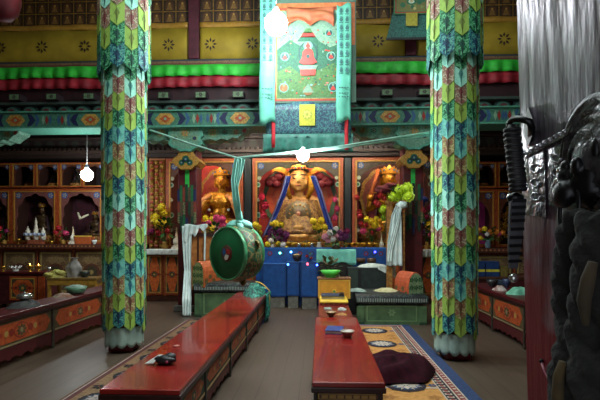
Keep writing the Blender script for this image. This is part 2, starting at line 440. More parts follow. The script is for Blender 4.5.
# ---------- carved pillars under the beam ----------
YP = 9.25
SP = mpp(YP)
CARV = [mat('#6d9a82', .55, 0, '#4a7462', 26, bump=.3), mat('#58a088', .5, 0, '#40806c', 20), mat('#b98a3c', .5, .1, '#8d6428', 30), DGREEN, NAVY, mat('#7d9a70', .55, 0, '#4c6a4a', 30), mat('#a33028', .55)]
def cloud_outline(pts, c, s): return [(c + a * s, b) for a, b in pts]
def carved_pillar(px, label, hang_label):
    c = X(px, YP); t = thing('carved_pillar', label, 'pillar', (c, YP, 0), 'carved pillars under the beam', 'thing')
    z = lambda py: Z(py, YP)
    b = MB(); b.box(c - .19, c + .19, YP - .19, YP + .19, .12, z(150), 0); b.build('shaft', mat('#5e141a', .5, 0, '#430d12', 8), t, bevel=.02)
    b = MB(); b.box(c - .26, c + .26, YP - .26, YP + .26, 0, .12, 0); b.build('base', mat('#6d6a64', .8, 0, '#57544e', 14), t, bevel=.015)
    # long bracket with cloud-cut ends
    right = [(17, 142), (24, 141), (29, 143), (34, 140.5), (40, 142), (45, 139.5), (50, 140.5), (55, 136), (60, 133.5), (63, 127.6)]
    out = [(c - a * SP, z(q)) for a, q in reversed(right)] + [(c + a * SP, z(q)) for a, q in right]
    b = MB(); b.prism(out, YP - .24, YP + .14, 0)
    p = Pl(b, (c, YP - .24, z(134)), (1, 0, 0), (0, 0, 1), (0, -1, 0))
    for d in (-1, 1):
        for k, (q, r, m) in enumerate(((26, 5.2, 5), (38, 4.4, 1), (49, 3.6, 5))):
            p.disc(d * q * SP, 0, r * SP, m); p.disc(d * q * SP, 0, r * .6 * SP, (2, 4, 6)[k], .005); p.flower(d * q * SP, 0, r * .6 * SP, 5, 6, .25, .1, .007)
        p.p([(d * 57 * SP, 5 * SP), (d * 61 * SP, 6 * SP), (d * 58 * SP, -1 * SP), (d * 55 * SP, 0)], 6)
        p.rect(d * 40 * SP - 20 * SP, d * 40 * SP + 20 * SP, 5.2 * SP, 6.2 * SP, 1)
    b.build('bracket', CARV, t, bevel=.012)
    # lobed capital block
    prof = [(17, 127.5), (16, 133), (18, 138), (15, 141), (17, 146), (13, 150), (9, 150.5), (5, 154), (0, 153)]
    out = [(c + a * SP, z(q)) for a, q in prof] + [(c - a * SP, z(q)) for a, q in reversed(prof[:-1])]
    b = MB(); b.prism(out, YP - .34, YP + .1, 1)
    p = Pl(b, (c, YP - .34, z(138)), (1, 0, 0), (0, 0, 1), (0, -1, 0))
    p.p([(a * .84 * (1 if 1 else 0), (q) * .84) for a, q in [(x - c, zz - z(138)) for x, zz in out]], 0, .004)
    p.disc(0, 2 * SP, 5.5 * SP, 5, .007); p.disc(0, 2 * SP, 4 * SP, 0, .009); p.flower(0, 2 * SP, 4 * SP, 2, 8, .2, .1, .012)
    for d in (-1, 1): p.disc(d * 9.5 * SP, -3 * SP, 3 * SP, 5, .008); p.disc(d * 9.5 * SP, -3 * SP, 1.8 * SP, 4, .01); p.disc(d * 10.5 * SP, 6 * SP, 2 * SP, 5, .008)
    b.build('capital', CARV, t, bevel=.012)
    # gilded block with a green trefoil
    pr = [(7, 153.5), (8, 157), (12, 159.5), (14, 163), (11, 167), (8, 168), (5, 171)]
    out = [(c + a * SP, z(q)) for a, q in pr] + [(c - a * SP, z(q)) for a, q in reversed(pr)]
    b = MB(); b.prism(out, YP - .3, YP + .19, 2)
    p = Pl(b, (c, YP - .3, z(163)), (1, 0, 0), (0, 0, 1), (0, -1, 0))
    for a, q, r in ((-4, -1.2, 3), (4, -1.2, 3), (0, 2.2, 3.6)): p.disc(a * SP, q * SP, r * SP, 3, .004); p.disc(a * SP, q * SP, r * .62 * SP, 4, .006); p.disc(a * SP, q * SP, r * .3 * SP, 0, .008)
    b.build('gilded_block', CARV, t, bevel=.01)
    b = MB(); b.box(c - 2 * SP, c + 2 * SP, YP - .205, YP - .185, z(196), z(170), 0); b.build('green_stripe', mat('#2db84a', .5), t)
    # embroidered strips tied round the shaft
    h = MB(); cols = (4, 3, 6, 0, 5, 3, 4)
    for i, (a, top, bot) in enumerate(((-8, 190, 222), (-5.4, 186, 230), (-2.7, 188, 227), (0, 185, 233), (2.7, 188, 227), (5.4, 186, 230), (8, 190, 222))):
        xx = c + a * SP; w = 1.25 * SP; m = cols[i]
        for k in range(3):
            q0 = top + (bot - top) * k / 3; q1 = top + (bot - top) * (k + 1) / 3 + 2
            h.prism([(xx - w, z(q0)), (xx + w, z(q0)), (xx + w, z(q1 - 2)), (xx, z(q1)), (xx - w, z(q1 - 2))], YP - .235 - .012 * (i % 2) + .006 * k, YP - .225 - .012 * (i % 2) + .006 * k, (m + 2 * k) % 7)
    o = h.build('pillar_hanging', [mat('#123c26', .7), brocade('#1e5a46', '#123c30', '#b48a4a', 60), MAROON, mat('#1a6438', .7), mat('#182450', .7), mat('#5a4830', .7), mat('#843424', .7)])
    tag(o, hang_label, 'hanging', 'embroidered hangings on the carved pillars')
    return t
carved_pillar(190, 'carved pillar with green capital and gilded trefoil block, left of the central statue', 'blue and green embroidered strips on the carved pillar beside the hanging drum')
carved_pillar(411, 'carved pillar with green capital and gilded trefoil block, right of the central statue', 'dark green embroidered strips on the carved pillar behind the tall pompom flowers')
carved_pillar(-31, 'carved pillar far to the left, only the end of its bracket in the frame', 'embroidered strips on the carved pillar outside the left edge')

# ---------- pillars dressed in pointed brocade pennants ----------
PEN = [mat('#aef6e0', .6, 0, '#74d0b8', 9, mix=(.3, .45)), brocade('#8c7460', '#a06a5c', '#cfc4a4', 26), mat('#a6cc5a', .6, 0, '#7aa64c', 10, mix=(.3, .45)), brocade('#2c8f5a', '#17533f', '#7fd0a0', 30),
       mat('#7fd9c8', .6, 0, '#3f948c', 9, mix=(.32, .5)), brocade('#968a58', '#a96a58', '#d2c48a', 28), brocade('#8fae4a', '#6a8a34', '#d0d88a', 22), brocade('#2a7f8a', '#17405c', '#74c2a6', 30),
       mat('#b4cfc4', .65, 0, '#93b0a8', 6)]
SPRIG = [mat('#4a9a90', .6), mat('#8a4a48', .6), mat('#7f9440', .6), mat('#1f5a4c', .6), mat('#3a7f94', .6), mat('#7f5a44', .6), mat('#6a7a38', .6), mat('#1f4a68', .6)]
def pennant_mesh(w, h, m, name):
    b = MB(); n = 4
    t = .42 * w
    # two flat leaves meeting in a shallow ridge, pointed below
    for d in (-1, 1):
        P = [(0, .012, 0), (d * w / 2, 0, 0), (d * w / 2, -.0, -h + t), (0, .012, -h)]
        Q = [(x, y - .012, z) for x, y, z in P]
        b.add(P + Q, [(0, 1, 2, 3), (4, 7, 6, 5), (0, 4, 5, 1), (1, 5, 6, 2), (2, 6, 7, 3)], 0)
    b.tube([(0, .016, -.01), (0, .016, -h + .03)], .004, 5, 1)
    for z0, l, ww in ((-h + .03, .19, .12), (-h + .1, .1, .2)):    # a woven sprig rising from the point
        for d in (-1, 1): b.poly([(0, .0135, z0), (d * w * ww, .0135 - .012 * ww * 2 + .002, z0 + l * .6), (d * w * ww * .5, .0135 - .012 * ww + .002, z0 + l), (0, .0135, z0 + l * .75)], 1)
    return b.mesh(name, [PEN[m], SPRIG[m]], V((0, 0, 0)))
def banner_pillar(px, d, r, label, plabel):
    c = X(px, d)
    b = MB(); b.box(c - r * .62, c + r * .62, d - r * .62, d + r * .62, 0, ZT - .0, 0)
    o = b.build('round_pillar', mat('#6a1a1e', .5, 0, '#4c1216', 8), bevel=.04)
    tag(o, plabel, 'pillar', 'tall pillars inside the pennant banners', 'thing')
    t = thing('pillar_banner', label, 'banner', (c, d, .06), 'pennant banners round the tall pillars')
    NC = 12
    meshes = {}
    coll = MB()
    tips = [(3.49 + .255 * k, True, -k) for k in range(9)] + [(3.37 - .209 * k, False, k) for k in range(16)]
    for k in range(NC):
        a = (k + .5) * 2 * PI / NC            # angle from the face turned to the entrance
        off = a if a < PI else a - 2 * PI
        for tz, up, n in tips:
            odd = k % 2
            zb = tz + (.03 if odd else 0)
            h = .46 if up else .40
            big = .045 if up else 0.
            rr = (r + big) * (0.93 + .07 * min(1, zb / 2.5)) + (.012 if odd else 0)
            if up: ci = ((3 + n) + odd) % 4; ci = 7 if (odd and n == 0) else ci
            else:
                ci = (n + 3 + odd) % 4
                if (n // 4) % 2 and ci != 2: ci += 4
            wv = 2 * rr * math.tan(PI / NC) * 1.03
            if abs(off) < .8:
                key = (ci, big > 0)
                if key not in meshes: meshes[key] = pennant_mesh(2 * (r + (.06 if big else 0)) * math.tan(PI / NC) * 1.03, h, ci, 'pennant')
                o = bpy.data.objects.new('pennant', meshes[key]); COL.objects.link(o); o.parent = t; OFF[o.name] = OFF[t.name]
                # local +y is outward
                ang = off + math.atan2(c, d) * -1
                out = V((math.sin(off - math.atan2(c, d) * 1.0), -math.cos(off - math.atan2(c, d) * 1.0), 0))
                rot = Matrix.Rotation(math.atan2(out.y, out.x) - PI / 2, 4, 'Z') @ Matrix.Rotation(R4, 4, 'X')
                o.matrix_local = Matrix.Translation(V((out.x * rr, out.y * rr, zb + h))) @ rot
            else:
                out = V((math.sin(off - math.atan2(c, d)), -math.cos(off - math.atan2(c, d)), 0)); sd = V((-out.y, out.x, 0))
                O = V((c, d, 0)) + out * rr; w = wv / 2
                lo = O + out * .012
                pts = [O - sd * w + V((0, 0, zb + h)), O + sd * w + V((0, 0, zb + h)), lo + sd * w + V((0, 0, zb + .4 * w)), lo + V((0, 0, zb)), lo - sd * w + V((0, 0, zb + .4 * w))]
                pts2 = [q - out * .006 for q in pts]
                coll.add(pts + pts2, [range(5), [9, 8, 7, 6, 5]] + [(i, (i + 1) % 5, 5 + (i + 1) % 5, 5 + i) for i in range(5)], ci)
    o = coll.build('side_pennants', PEN, t); o['kind'] = 'stuff'
    # plain skirt with rounded lobes at the foot
    b = MB(); rs = r * .86
    def fn(u, v):
        a = 2 * PI * u; q = rs * (1 + .045 * abs(math.sin(a * 6))) + .01
        return (c + q * math.cos(a), d + q * math.sin(a), .07 + .26 * v + (1 - v) * .04 * (1 - abs(math.sin(a * 6))))
    b.grid(fn, 120, 6, 0); b.build('skirt', PEN[8], t, solid=.006)
    return t
R4 = math.radians(2.2)
banner_pillar(124.5, 6.0, .255, 'tall left pillar banner of mint, lime and brocade pennants, beside the red bench row', 'tall pillar wrapped in the left pennant banner')
banner_pillar(454.5, 5.8, .255, 'tall right pillar banner of mint, lime and brocade pennants, beside the patterned rug', 'tall pillar wrapped in the right pennant banner')
# ---------- shrine cabinets of the far wall ----------
YS = 10.7
SS = mpp(YS)
def zs(py): return Z(py, YS)
def xs(px): return X(px, YS)
CABM = [mat('#a84c22', .5, 0, '#86391a', 20), mat('#6e3a22', .5, 0, '#4f2717', 14), mat('#2f62a8', .55, 0, '#1f4680', 20), mat('#c08a3a', .45, .2), mat('#3d2018', .6), mat('#b9a888', .6, 0, '#8d8064', 40), mat('#84a08c', .6, 0, '#b4b8a0', 40), mat('#2b6a4f', .6)]
def arch_pts(cx, z0, z1, w, n, scal=0, amp=.0, flat=.55):
    """outline of an arch opening, n points, counter-clockwise from the lower right"""
    pts = []
    h = z1 - z0
    for k in range(n):
        t = k / (n - 1)
        a = PI * t
        # legs then semi-ellipse
        if t < .2: x, z = w / 2, z0 + (h * flat) * (t / .2)
        elif t > .8: x, z = -w / 2, z0 + (h * flat) * ((1 - t) / .2)
        else:
            a = PI * (t - .2) / .6
            x, z = w / 2 * math.cos(a), z0 + h * flat + h * (1 - flat) * math.sin(a)
        if scal:
            s = 1 + amp * (abs(math.sin(scal * PI * t)) - .6)
            x *= s; z = z0 + (z - z0) * (1 + .5 * (s - 1))
        pts.append((cx + x, z))
    return pts
def cabinet(px0, px1, py0, py1, label, arch=True, dep=.62, fw=2.2, inner=None, back=None, scal=0, amp=0, top=3., ornate=False, name='shrine_cabinet', group=None, wfrac=.92):
    x0, x1, z1, z0 = xs(px0), xs(px1), zs(py0), zs(py1)
    t = thing(name, label, 'cabinet', ((x0 + x1) / 2, YS, z0), group)
    b = MB(); y1 = YS + dep
    b.box(x0, x0 + .03, YS + .03, y1, z0, z1, 0); b.box(x1 - .03, x1, YS + .03, y1, z0, z1, 0)
    b.box(x0 + .03, x1 - .03, YS + .03, y1, z0, z0 + .03, 0); b.box(x0 + .03, x1 - .03, YS + .03, y1, z1 - .03, z1, 0)
    b.box(x0 + .03, x1 - .03, y1 - .03, y1, z0 + .03, z1 - .03, 1)
    b.build('carcass', [CABM[4], back or mat('#2a1013', .7, 0, '#1b0a0c', 8)], t)
    w = fw * SS
    b = MB(); rr = lambda a, c: [(a[0], a[1]), (c[0], a[1]), (c[0], c[1]), (a[0], c[1])]
    b.ring(rr((x0 + .004, z0 + .004), (x1 - .004, z1 - .004)), rr((x0 + w, z0 + w), (x1 - w, z1 - w)), YS - .03, YS + .03, 0)
    b.ring(rr((x0 + w * .8, z0 + w * .8), (x1 - w * .8, z1 - w * .8)), rr((x0 + w * 1.15, z0 + w * 1.15), (x1 - w * 1.15, z1 - w * 1.15)), YS - .036, YS + .02, 3)
    b.build('face_frame', CABM, t)
    # arched inner board
    n = 41
    a0, a1, c0, c1 = x0 + w * 1.1, x1 - w * 1.1, z0 + w * 1.1, z1 - w * 1.1
    ins = arch_pts((x0 + x1) / 2, c0 + .004, c1 - top * SS, (a1 - a0) * wfrac, n, scal, amp, .74 if ornate else .5)
    outs = []
    for k in range(n):
        t_ = k / (n - 1)
        if t_ < .25: outs.append((a1, c0 + (c1 - c0) * t_ / .25))
        elif t_ > .75: outs.append((a0, c0 + (c1 - c0) * (1 - t_) / .25))
        else: outs.append((a1 + (a0 - a1) * (t_ - .25) / .5, c1))
    b = MB()
    b.ring(outs, ins, YS - .005, YS + .025, 0)
    p = Pl(b, (0, YS - .005, 0), (1, 0, 0), (0, 0, 1), (0, -1, 0))
    r = min(3.2, .1 * (px1 - px0)) * SS
    for q in (a0 + r * 1.25, a1 - r * 1.25):
        p.disc(q, c1 - r * 1.15, r, 2, .004, 10); p.flower(q, c1 - r * 1.15, r * .8, 5, 5, .3, .15, .007)
    if ornate:   # pale clouds along the opening
        for k in range(1, n - 1):
            if k % 2 or 11 < k < 29: continue
            q = V((ins[k][0], 0, ins[k][1])); o_ = V((outs[k][0], 0, outs[k][1])); 
            m_ = q.lerp(o_, .1)
            r_ = (.06, .045, .07, .05)[k // 2 % 4]; p.disc(m_.x, m_.z, r_, (6, 5)[k // 2 % 2], .006, 10); p.disc(m_.x, m_.z, r_ * .6, (7, 6)[k // 2 % 2], .009, 10)
    b.build('arched_board', [inner or CABM[1]] + CABM[1:], t)
    if ornate:   # light strip added out of view behind the top rail to brighten the statue
        b = MB(); b.tube([(x0 + .3, YS + .1, c1 + .03), (x1 - .3, YS + .1, c1 + .03)], .016, 8); b.build('added_light_strip', [glow('#ffe6c4', 38)], t)
    return t
g = 'upper shrine cabinets of the left wing'
ub = [(-34, -10), (-10, 12), (12, 36), (36, 60), (60, 83), (83, 106), (106, 128), (128, 149)]
ulab = ['small upper cabinet outside the left edge', 'narrow upper cabinet cut by the left edge, green panel inside', 'first whole arched upper cabinet from the left edge', 'second whole arched upper cabinet from the left edge',
        'arched upper cabinet just left of the hanging bulb', 'arched upper cabinet behind the hanging bulb at left', 'upper cabinet hidden behind the left pillar banner', 'upper cabinet just right of the left pillar banner']
for (a, c), l in zip(ub, ulab):
    cabinet(a, c, 161, 186.5, 'small ' * (not l.startswith('small')) + l, group=g, fw=1.6, top=2, back=mat('#15251f', .5) if a == -10 else None)
lb = [(-34, 12), (12, 58), (58, 104), (104, 149)]
llab = ['wide lower shrine cabinet cut by the left edge', 'wide lower shrine cabinet behind the white torma stand', 'wide lower shrine cabinet under the left bulb, with white scarf inside', 'wide lower shrine cabinet behind the left pillar banner']
for (a, c), l in zip(lb, llab):
    cabinet(a, c, 187.5, 244, l, group='lower shrine cabinets of the left wing', scal=9, amp=.1, fw=3.0, top=2.5, back=mat('#4a1424', .7, 0, '#2f0c17', 8), inner=mat('#7d4a44', .55, 0, '#5f3532', 30))
rb = [(437, 456), (456, 475.5), (475.5, 497), (497, 518), (518, 540), (540, 562)]
rlab = ['upper cabinet behind the right pillar banner', 'upper cabinet at the right edge of the right pillar banner', 'small arched upper cabinet right of the right pillar banner', 'small arched upper cabinet behind the black door handle', 'upper cabinet behind the open door', 'far upper cabinet behind the open door']
for (a, c), l in zip(rb, rlab): cabinet(a, c, 163, 189, l, group='upper shrine cabinets of the right wing', fw=1.8, top=2)
for (a, c), l, bk in (((437, 495.5), 'lower shrine cabinet with magenta cloth inside, right of the right pillar banner', mat('#b02a78', .6, 0, '#8c1f5e', 5)), ((495.5, 540), 'lower shrine cabinet with gilded filigree behind the door strap', mat('#4a2430', .6)), ((540, 584), 'lower shrine cabinet hidden by the open door', None)):
    cabinet(a, c, 190, 247, l, group='lower shrine cabinets of the right wing', fw=2.6, top=4, back=bk, wfrac=.9)
fl = MB(); c = xs(509)
random.seed(3)
for k in range(46):
    a = random.uniform(-9, 7) * SS; q = zs(random.uniform(203, 240)); r = random.uniform(.03, .07)
    fl.tube([(c + a + r * math.cos(s * .7) * (1 - s * .08), YS + .18, q + r * math.sin(s * .7) * (1 - s * .08)) for s in range(9)], .012, 5, 0)
tag(fl.build('filigree_screen', [GOLD]), 'gilded filigree scrollwork inside the cabinet beside the door strap', 'ornament')

# three great niches
NIN = mat('#b8542c', .5, 0, '#93401f', 20)
cabinet(166, 243.5, 157.5, 250, 'great orange niche with red back and cloud-edged arch, left of the central one', dep=1.0, fw=4.2, back=mat('#cc2a22', .55, 0, '#a81c1a', 5), ornate=True, top=2, wfrac=.97, name='statue_niche', inner=mat('#6a3a26', .55, 0, '#4c2a1c', 24), group='great statue niches')
cabinet(252.5, 343.5, 157.5, 250, 'great central niche with red and orange arch, holding the largest statue', dep=1.0, fw=4.2, back=mat('#cc3a20', .55, 0, '#b0262a', 4), ornate=True, top=2, wfrac=.97, name='statue_niche', inner=mat('#4a3c28', .55, 0, '#382a1e', 24), group='great statue niches')
cabinet(352, 436.5, 157.5, 250, 'great niche right of the central one, crowded with flowers', dep=1.0, fw=4.2, back=mat('#5a2420', .55, 0, '#3a1614', 5), ornate=True, top=2, wfrac=.97, name='statue_niche', inner=mat('#4c3a28', .55, 0, '#38281c', 24), group='great statue niches')
for px, w in ((248, 3.4), (347.7, 3.2)):
    b = MB(); b.box(xs(px - w), xs(px + w), YS - .02, YS + .5, zs(250), zs(157.5))
    struct('trim_4', b, mat('#12181c', .5, 0, '#0a0e10', 9))
za_ = lambda py: Z(py, 10.35)
# carved gilded panel left of the first niche
b = MB(); x0, x1 = xs(149.5), xs(165.5); b.box(x0, x1, YS - .02, YS + .1, za_(252.5), zs(157.5), 0)
for k in range(3):
    xx = x0 + (x1 - x0) * (.2 + .3 * k)
    b.tube([(xx, YS - .03, zs(249)), (xx, YS - .03, zs(160))], .05, 8, 1)
    for j in range(22): b.ell((xx, YS - .07, zs(162 + 4 * j)), (.05, .03, .035), (2, 1)[(j + k) % 2], 8, 6)
tag(b.build('gilded_relief', [mat('#a0602e', .5), GOLDP, mat('#a23a2c', .5)]), 'tall gilded carved panel beside the yellow flowers and left banner', 'panel')

# wall between cabinets and aisle ceiling: cornice with dentils
co = MB(); co.box(XL, XR, YS - .1, YB - .2, zs(157.5) if 0 else zs(157), zs(153), 0); co.box(XL, XR, YS - .16, YB - .2, zs(153), zs(150), 1); co.box(XL, XR, YS + .05, YB - .2, zs(150), zs(128), 2); co.box(XL, XR, YS - .04, YB - .2, zs(138), zs(136), 3)
n = int((XR - XL) / .11)
for i in range(n): co.box(XL + i * .11 + .02, XL + i * .11 + .075, YS - .13, YS, zs(150), zs(147.4), 3)
p = Pl(co, (0, YS + .05, zs(142)), (1, 0, 0), (0, 0, 1), (0, -1, 0))
for i in range(int((XR - XL) / .3)): p.disc(XL + .15 + .3 * i, 0, .1, 3, .004, 10); p.flower(XL + .15 + .3 * i, 0, .08, 4, 6, .3, .1, .007)
struct('trim_5', co, [mat('#33231c', .6, 0, '#241812', 30), mat('#3c2a20', .6), mat('#261618', .7, 0, '#1a1010', 10), mat('#3a2a22', .6), mat('#2a3a32', .6)])

# ---------- statues ----------
def buddha(loc, s, label, mats=None, pose=0, crown=True, robe=None, hair=None, voxel=.02, name='gilded_statue', headk=1., lh=.16):
    t = thing(name, label, 'statue', loc)
    L = V(loc)
    def P(x, y, z):
        if z > .7 and headk != 1 and abs(x) < .2: x, y, z = x * headk, y * headk, .7 + (z - .7) * headk
        return L + V((x, y, z)) * s
    E = lambda b, c, r, rot=None: b.ell(P(*c), tuple(q * s * (headk if c[2] > .7 else 1) for q in r), 0, 20, 14, rot)
    C = lambda b, a, ra, c, rc: b.cap(P(*a), ra * s, P(*c), rc * s, 0, 16)
    def f(b):
        E(b, (0, .02, .12), (.23, .17, .12)); E(b, (0, .02, .3), (.145, .11, .17)); E(b, (0, .02, .47), (.19, .125, .16))
        C(b, (-.17, .03, .57), .075, (.17, .03, .57), .075); C(b, (0, .02, .58), .065, (0, .0, .72), .058)
        E(b, (0, -.01, .815), (.105, .112, .135)); E(b, (0, -.04, .765), (.075, .08, .075))
        for d in (-1, 1):
            C(b, (d * .12, -.02, .11), .11, (d * .36, -.14, .08), .085); C(b, (d * .36, -.14, .08), .08, (-d * .02, -.26, .06), .055)
            E(b, (-d * .06, -.29, .085), (.085, .05, .035))
            C(b, (d * .245, .03, .55), .066, (d * .3, -.0, .33), .052)
            E(b, (d * .108, .01, .79), (.018, .03, .06)); E(b, (d * .11, .01, .735), (.016, .02, .035))
        hands = {0: ((.3, 0, .33), (.06, -.24, .2)), 1: ((.3, 0, .33), (.3, -.22, .14)), 2: ((.3, 0, .33), (.14, -.22, .46))}
        for d in (-1, 1):
            pz = pose if d > 0 else (0 if pose != 2 else 2)
            (e, h) = hands[pz]
            C(b, (d * e[0], e[1], e[2]), .05, (d * h[0], h[1], h[2]), .034)
            E(b, (d * (h[0] - .03), h[1] - .03, h[2]), (.045, .035, .03))
            for q in range(4): C(b, (d * (h[0] - .04), h[1] - .05, h[2] - .02 + .014 * q), .013, (d * (h[0] - .11), h[1] - .06 - .004 * q, h[2] - .02 + .012 * q), .01)
            C(b, (d * (h[0] - .02), h[1] - .03, h[2] + .02), .013, (d * (h[0] - .06), h[1] - .06, h[2] + .06), .01)
        # face
        E(b, (0, -.118, .81), (.016, .025, .035)); E(b, (0, -.128, .79), (.022, .018, .014)); E(b, (0, -.108, .755), (.034, .015, .01)); E(b, (0, -.104, .742), (.028, .015, .01)); E(b, (0, -.09, .71), (.03, .025, .02))
        for d in (-1, 1): E(b, (d * .045, -.098, .852), (.036, .018, .009)); E(b, (d * .043, -.098, .826), (.026, .014, .011)); E(b, (d * .062, -.07, .775), (.03, .03, .03))
    body('figure', f, voxel, [mats or GOLD], t)
    b = MB()
    for d in (-1, 1): E(b, (d * .044, -.111, .824), (.022, .006, .0055)); E(b, (d * .045, -.113, .861), (.034, .006, .0045))
    b.build('eyes', [mat('#141019', .4)], t)
    b = MB(); E(b, (0, -.121, .75), (.028, .006, .008)); b.build('lips', [mat('#a03426', .5)], t)
    b = MB(); E(b, (0, .03, .87), (.112, .105, .105)); E(b, (0, .03, .985), (.05, .05, .06))
    for k in range(-4, 5): E(b, (.1 * math.sin(k * .36), -.045 - .05 * math.cos(k * .36), .9 + .008 * (4 - abs(k))), (.016, .014, .014))
    b.build('hair', [hair or mat('#1b2038', .5)], t)
    if crown:
        b = MB(); b.mx = Matrix.Translation(L) @ Matrix.Scale(s, 4)
        b.tube([(.118 * math.cos(k * PI / 12), .01 - .118 * math.sin(k * PI / 12), .9) for k in range(13)], .014, 6, 0)
        for k in range(-2, 3):
            a = k * .6; q = V((.122 * math.sin(a), .005 - .122 * math.cos(a), .9)); u = V((math.cos(a), math.sin(a), 0)); hh = .13 - .02 * abs(k)
            pts = [q - u * .045, q + u * .045, q + u * .05 + V((0, 0, hh * .5)), q + V((0, 0, hh)), q - u * .05 + V((0, 0, hh * .5))]
            o_ = V((math.sin(a), -math.cos(a), 0)) * .008
            b.add([x + o_ for x in pts] + [x - o_ for x in pts], [range(5), [9, 8, 7, 6, 5]] + [(i, (i + 1) % 5, 5 + (i + 1) % 5, 5 + i) for i in range(5)], 0)
            b.ell(q + V((0, 0, hh * .45)) + o_ * 1.5, .014, 1, 8, 6)
        b.build('crown', [GOLD, mat('#1f6fb0', .3)], t)
    if robe:
        b = MB()
        def rf(u, v):   # cloth lying over the shoulders, open at the chest
            a = -2.5 + 5.0 * u; rz = .6 - .5 * v; 
            w = .21 + .15 * v + .02 * math.sin(a * 9) * v
            return P(w * math.sin(a) * (1.12 - .1 * v), .03 + (w * .72) * math.cos(a) , rz)
        b.grid(rf, 40, 10); b.build('robe', [robe], t, solid=.01)
    # lotus seat
    b = MB(); b.lathe([(.38 * s, -lh * s), (.43 * s, -lh * .86 * s), (.36 * s, -lh * .5 * s), (.44 * s, -lh * .12 * s), (.42 * s, .01 * s), (0, .01 * s)], L + V((0, -.05 * s, 0)), 28, 0)
    for k in range(16):
        a = 2 * PI * k / 16; b.ell(L + V((.41 * s * math.cos(a), -.05 * s + .41 * s * math.sin(a), -lh * .36 * s)), (.06 * s, .06 * s, lh * .35 * s), 1, 8, 6)
    b.build('lotus_seat', [GOLDP, mat('#b06a3a', .5)], t)
    return t
def halo(t, loc, w, h, mats, y=.2, n=40, scal=12):
    """carved aureole board standing behind a figure"""
    L = V(loc); b = MB()
    def outl(k): return [(L.x + w * k * math.cos(2 * PI * i / n) * (1 + .03 * math.cos(scal * 2 * PI * i / n)), L.z + h * .5 + h * .5 * k * math.sin(2 * PI * i / n) * (1 + .03 * math.cos(scal * 2 * PI * i / n))) for i in range(n)]
    b.prism(outl(1.), L.y + y, L.y + y + .05, 0); b.prism(outl(.88), L.y + y - .02, L.y + y, 1); b.prism(outl(.74), L.y + y - .03, L.y + y - .02, 2)
    return b.build('aureole', mats, t)
YD = YS + .28
# left great statue
zl = zs(231)
t = buddha((xs(216), YD + .32, zl), 1.5, 'gilded crowned statue with white sash in the left great niche', pose=2, voxel=.018)
halo(t, (xs(216), YD + .32, zl + .1), .62, 1.5, [GOLDP, mat('#a02a20', .5), mat('#c0522a', .5, 0, '#8a2a1c', 20)], .26)
b = MB()
for d in (-1, 1):
    b.tube([(xs(216) + d * q, YD + .02 - .2 * (i in (1, 2)), zl + h) for i, (q, h) in enumerate(((.2, .85), (.36, .72), (.46, .4), (.52, .05), (.62, -.1)))], [.05, .06, .05, .05, .02], 8, 0)
b.build('sash', [mat('#c9783a', .55, 0, '#d8a06a', 10)], t)
b = MB()
for k in range(9):
    a = PI * k / 8; b.ell((xs(216) + .25 * math.cos(a), YD + .02, zl + .62 - .3 * math.sin(a)), .035, k % 2, 8, 6)
b.build('necklace', [GOLD, WHITE], t)
# the central statue
zc = zs(243)
CREAM = mat('#d9a662', .4, .2, '#b98648', 12)
t = buddha((xs(298), YD + .3, zc), 1.78, 'largest statue, pale gold face and dark patterned robe, in the central niche', mats=CREAM, pose=0, voxel=.022, crown=False, hair=mat('#2a1d1a', .5), headk=1.27, lh=.07)
halo(t, (xs(298), YD + .3, zc + .25), .93, 1.75, [mat('#4f6a44', .5), mat('#c8281c', .5, 0, '#d85a22', 5), mat('#d0662a', .5, 0, '#b83a20', 6)], .3)
b = MB()
def rf(u, v):
    a = -1.9 + 3.8 * u; w = .5 + .22 * v; zz = 1.02 - .8 * v
    return (xs(298) + w * math.sin(a) * (.9 + .1 * v), YD + .34 - (.34 + .26 * v) * math.cos(a) + .012 * math.sin(a * 12), zc + zz + .16 * abs(math.sin(a)) * (1 - v) * 0)
b.grid(rf, 48, 12); b.build('robe', [brocade('#8a5f34', '#6a4628', '#b58a4c', 14)], t, solid=.012)
b = MB(); c_ = V((xs(298), YD - .075, zc + .68))
for r, m in ((.3, 0), (.25, 1), (.17, 0), (.11, 2)):
    b.mx = Matrix.Translation(c_ + V((0, -.02 - (.3 - r) * .1, 0))) @ Matrix.Rotation(PI / 2, 4, 'X'); b.lathe([(0, .012), (r * .97, .012), (r, 0), (r, -.03), (0, -.03)], (0, 0, 0), 28, m)
b.mx = None
for k in range(14):
    a = 2 * PI * k / 14; b.ell(c_ + V((.21 * math.cos(a), -.04, .21 * math.sin(a))), .022, 3, 8, 6)
b.ell(c_ + V((0, -.06, 0)), (.05, .03, .05), 4)
b.build('breast_disc', [mat('#7b6a50', .45, .4), mat('#9a8a66', .45, .4, '#5c4e3a', 40), mat('#6a4a34', .5), GOLD, mat('#e89a7a', .5)], t)
b = MB(); HX, HZ = xs(298), zc + 1.78 * .87
for d in (-1, 1):   # gilded dragon-wing crown ornaments
    pts = [(.2, .04), (.3, .06), (.42, .15), (.58, .17), (.66, .12), (.63, .22), (.5, .27), (.36, .24), (.24, .14)]
    b.prism([(HX + d * x, HZ + z) for x, z in pts], YD + .2, YD + .25, 0)
    b.tube([(HX + d * .2, YD + .2, HZ - .5), (HX + d * .3, YD + .16, HZ - .25), (HX + d * .28, YD + .18, HZ), (HX + d * .24, YD + .2, HZ + .15)], [.05, .075, .07, .04], 8, 0)
b.prism([(HX - .2, HZ + .2), (HX + .2, HZ + .2), (HX + .16, HZ + .27), (HX + .06, HZ + .29), (HX, HZ + .37), (HX - .06, HZ + .29), (HX - .16, HZ + .27)], YD + .06, YD + .12, 0)
for k in range(-2, 3): b.ell((HX + k * .07, YD + .05, HZ + .23), .022, 1 + (k % 2), 8, 6)
b.build('crown', [GOLD, mat('#a8283a', .4), mat('#2f6fb0', .4)], t)
b = MB()
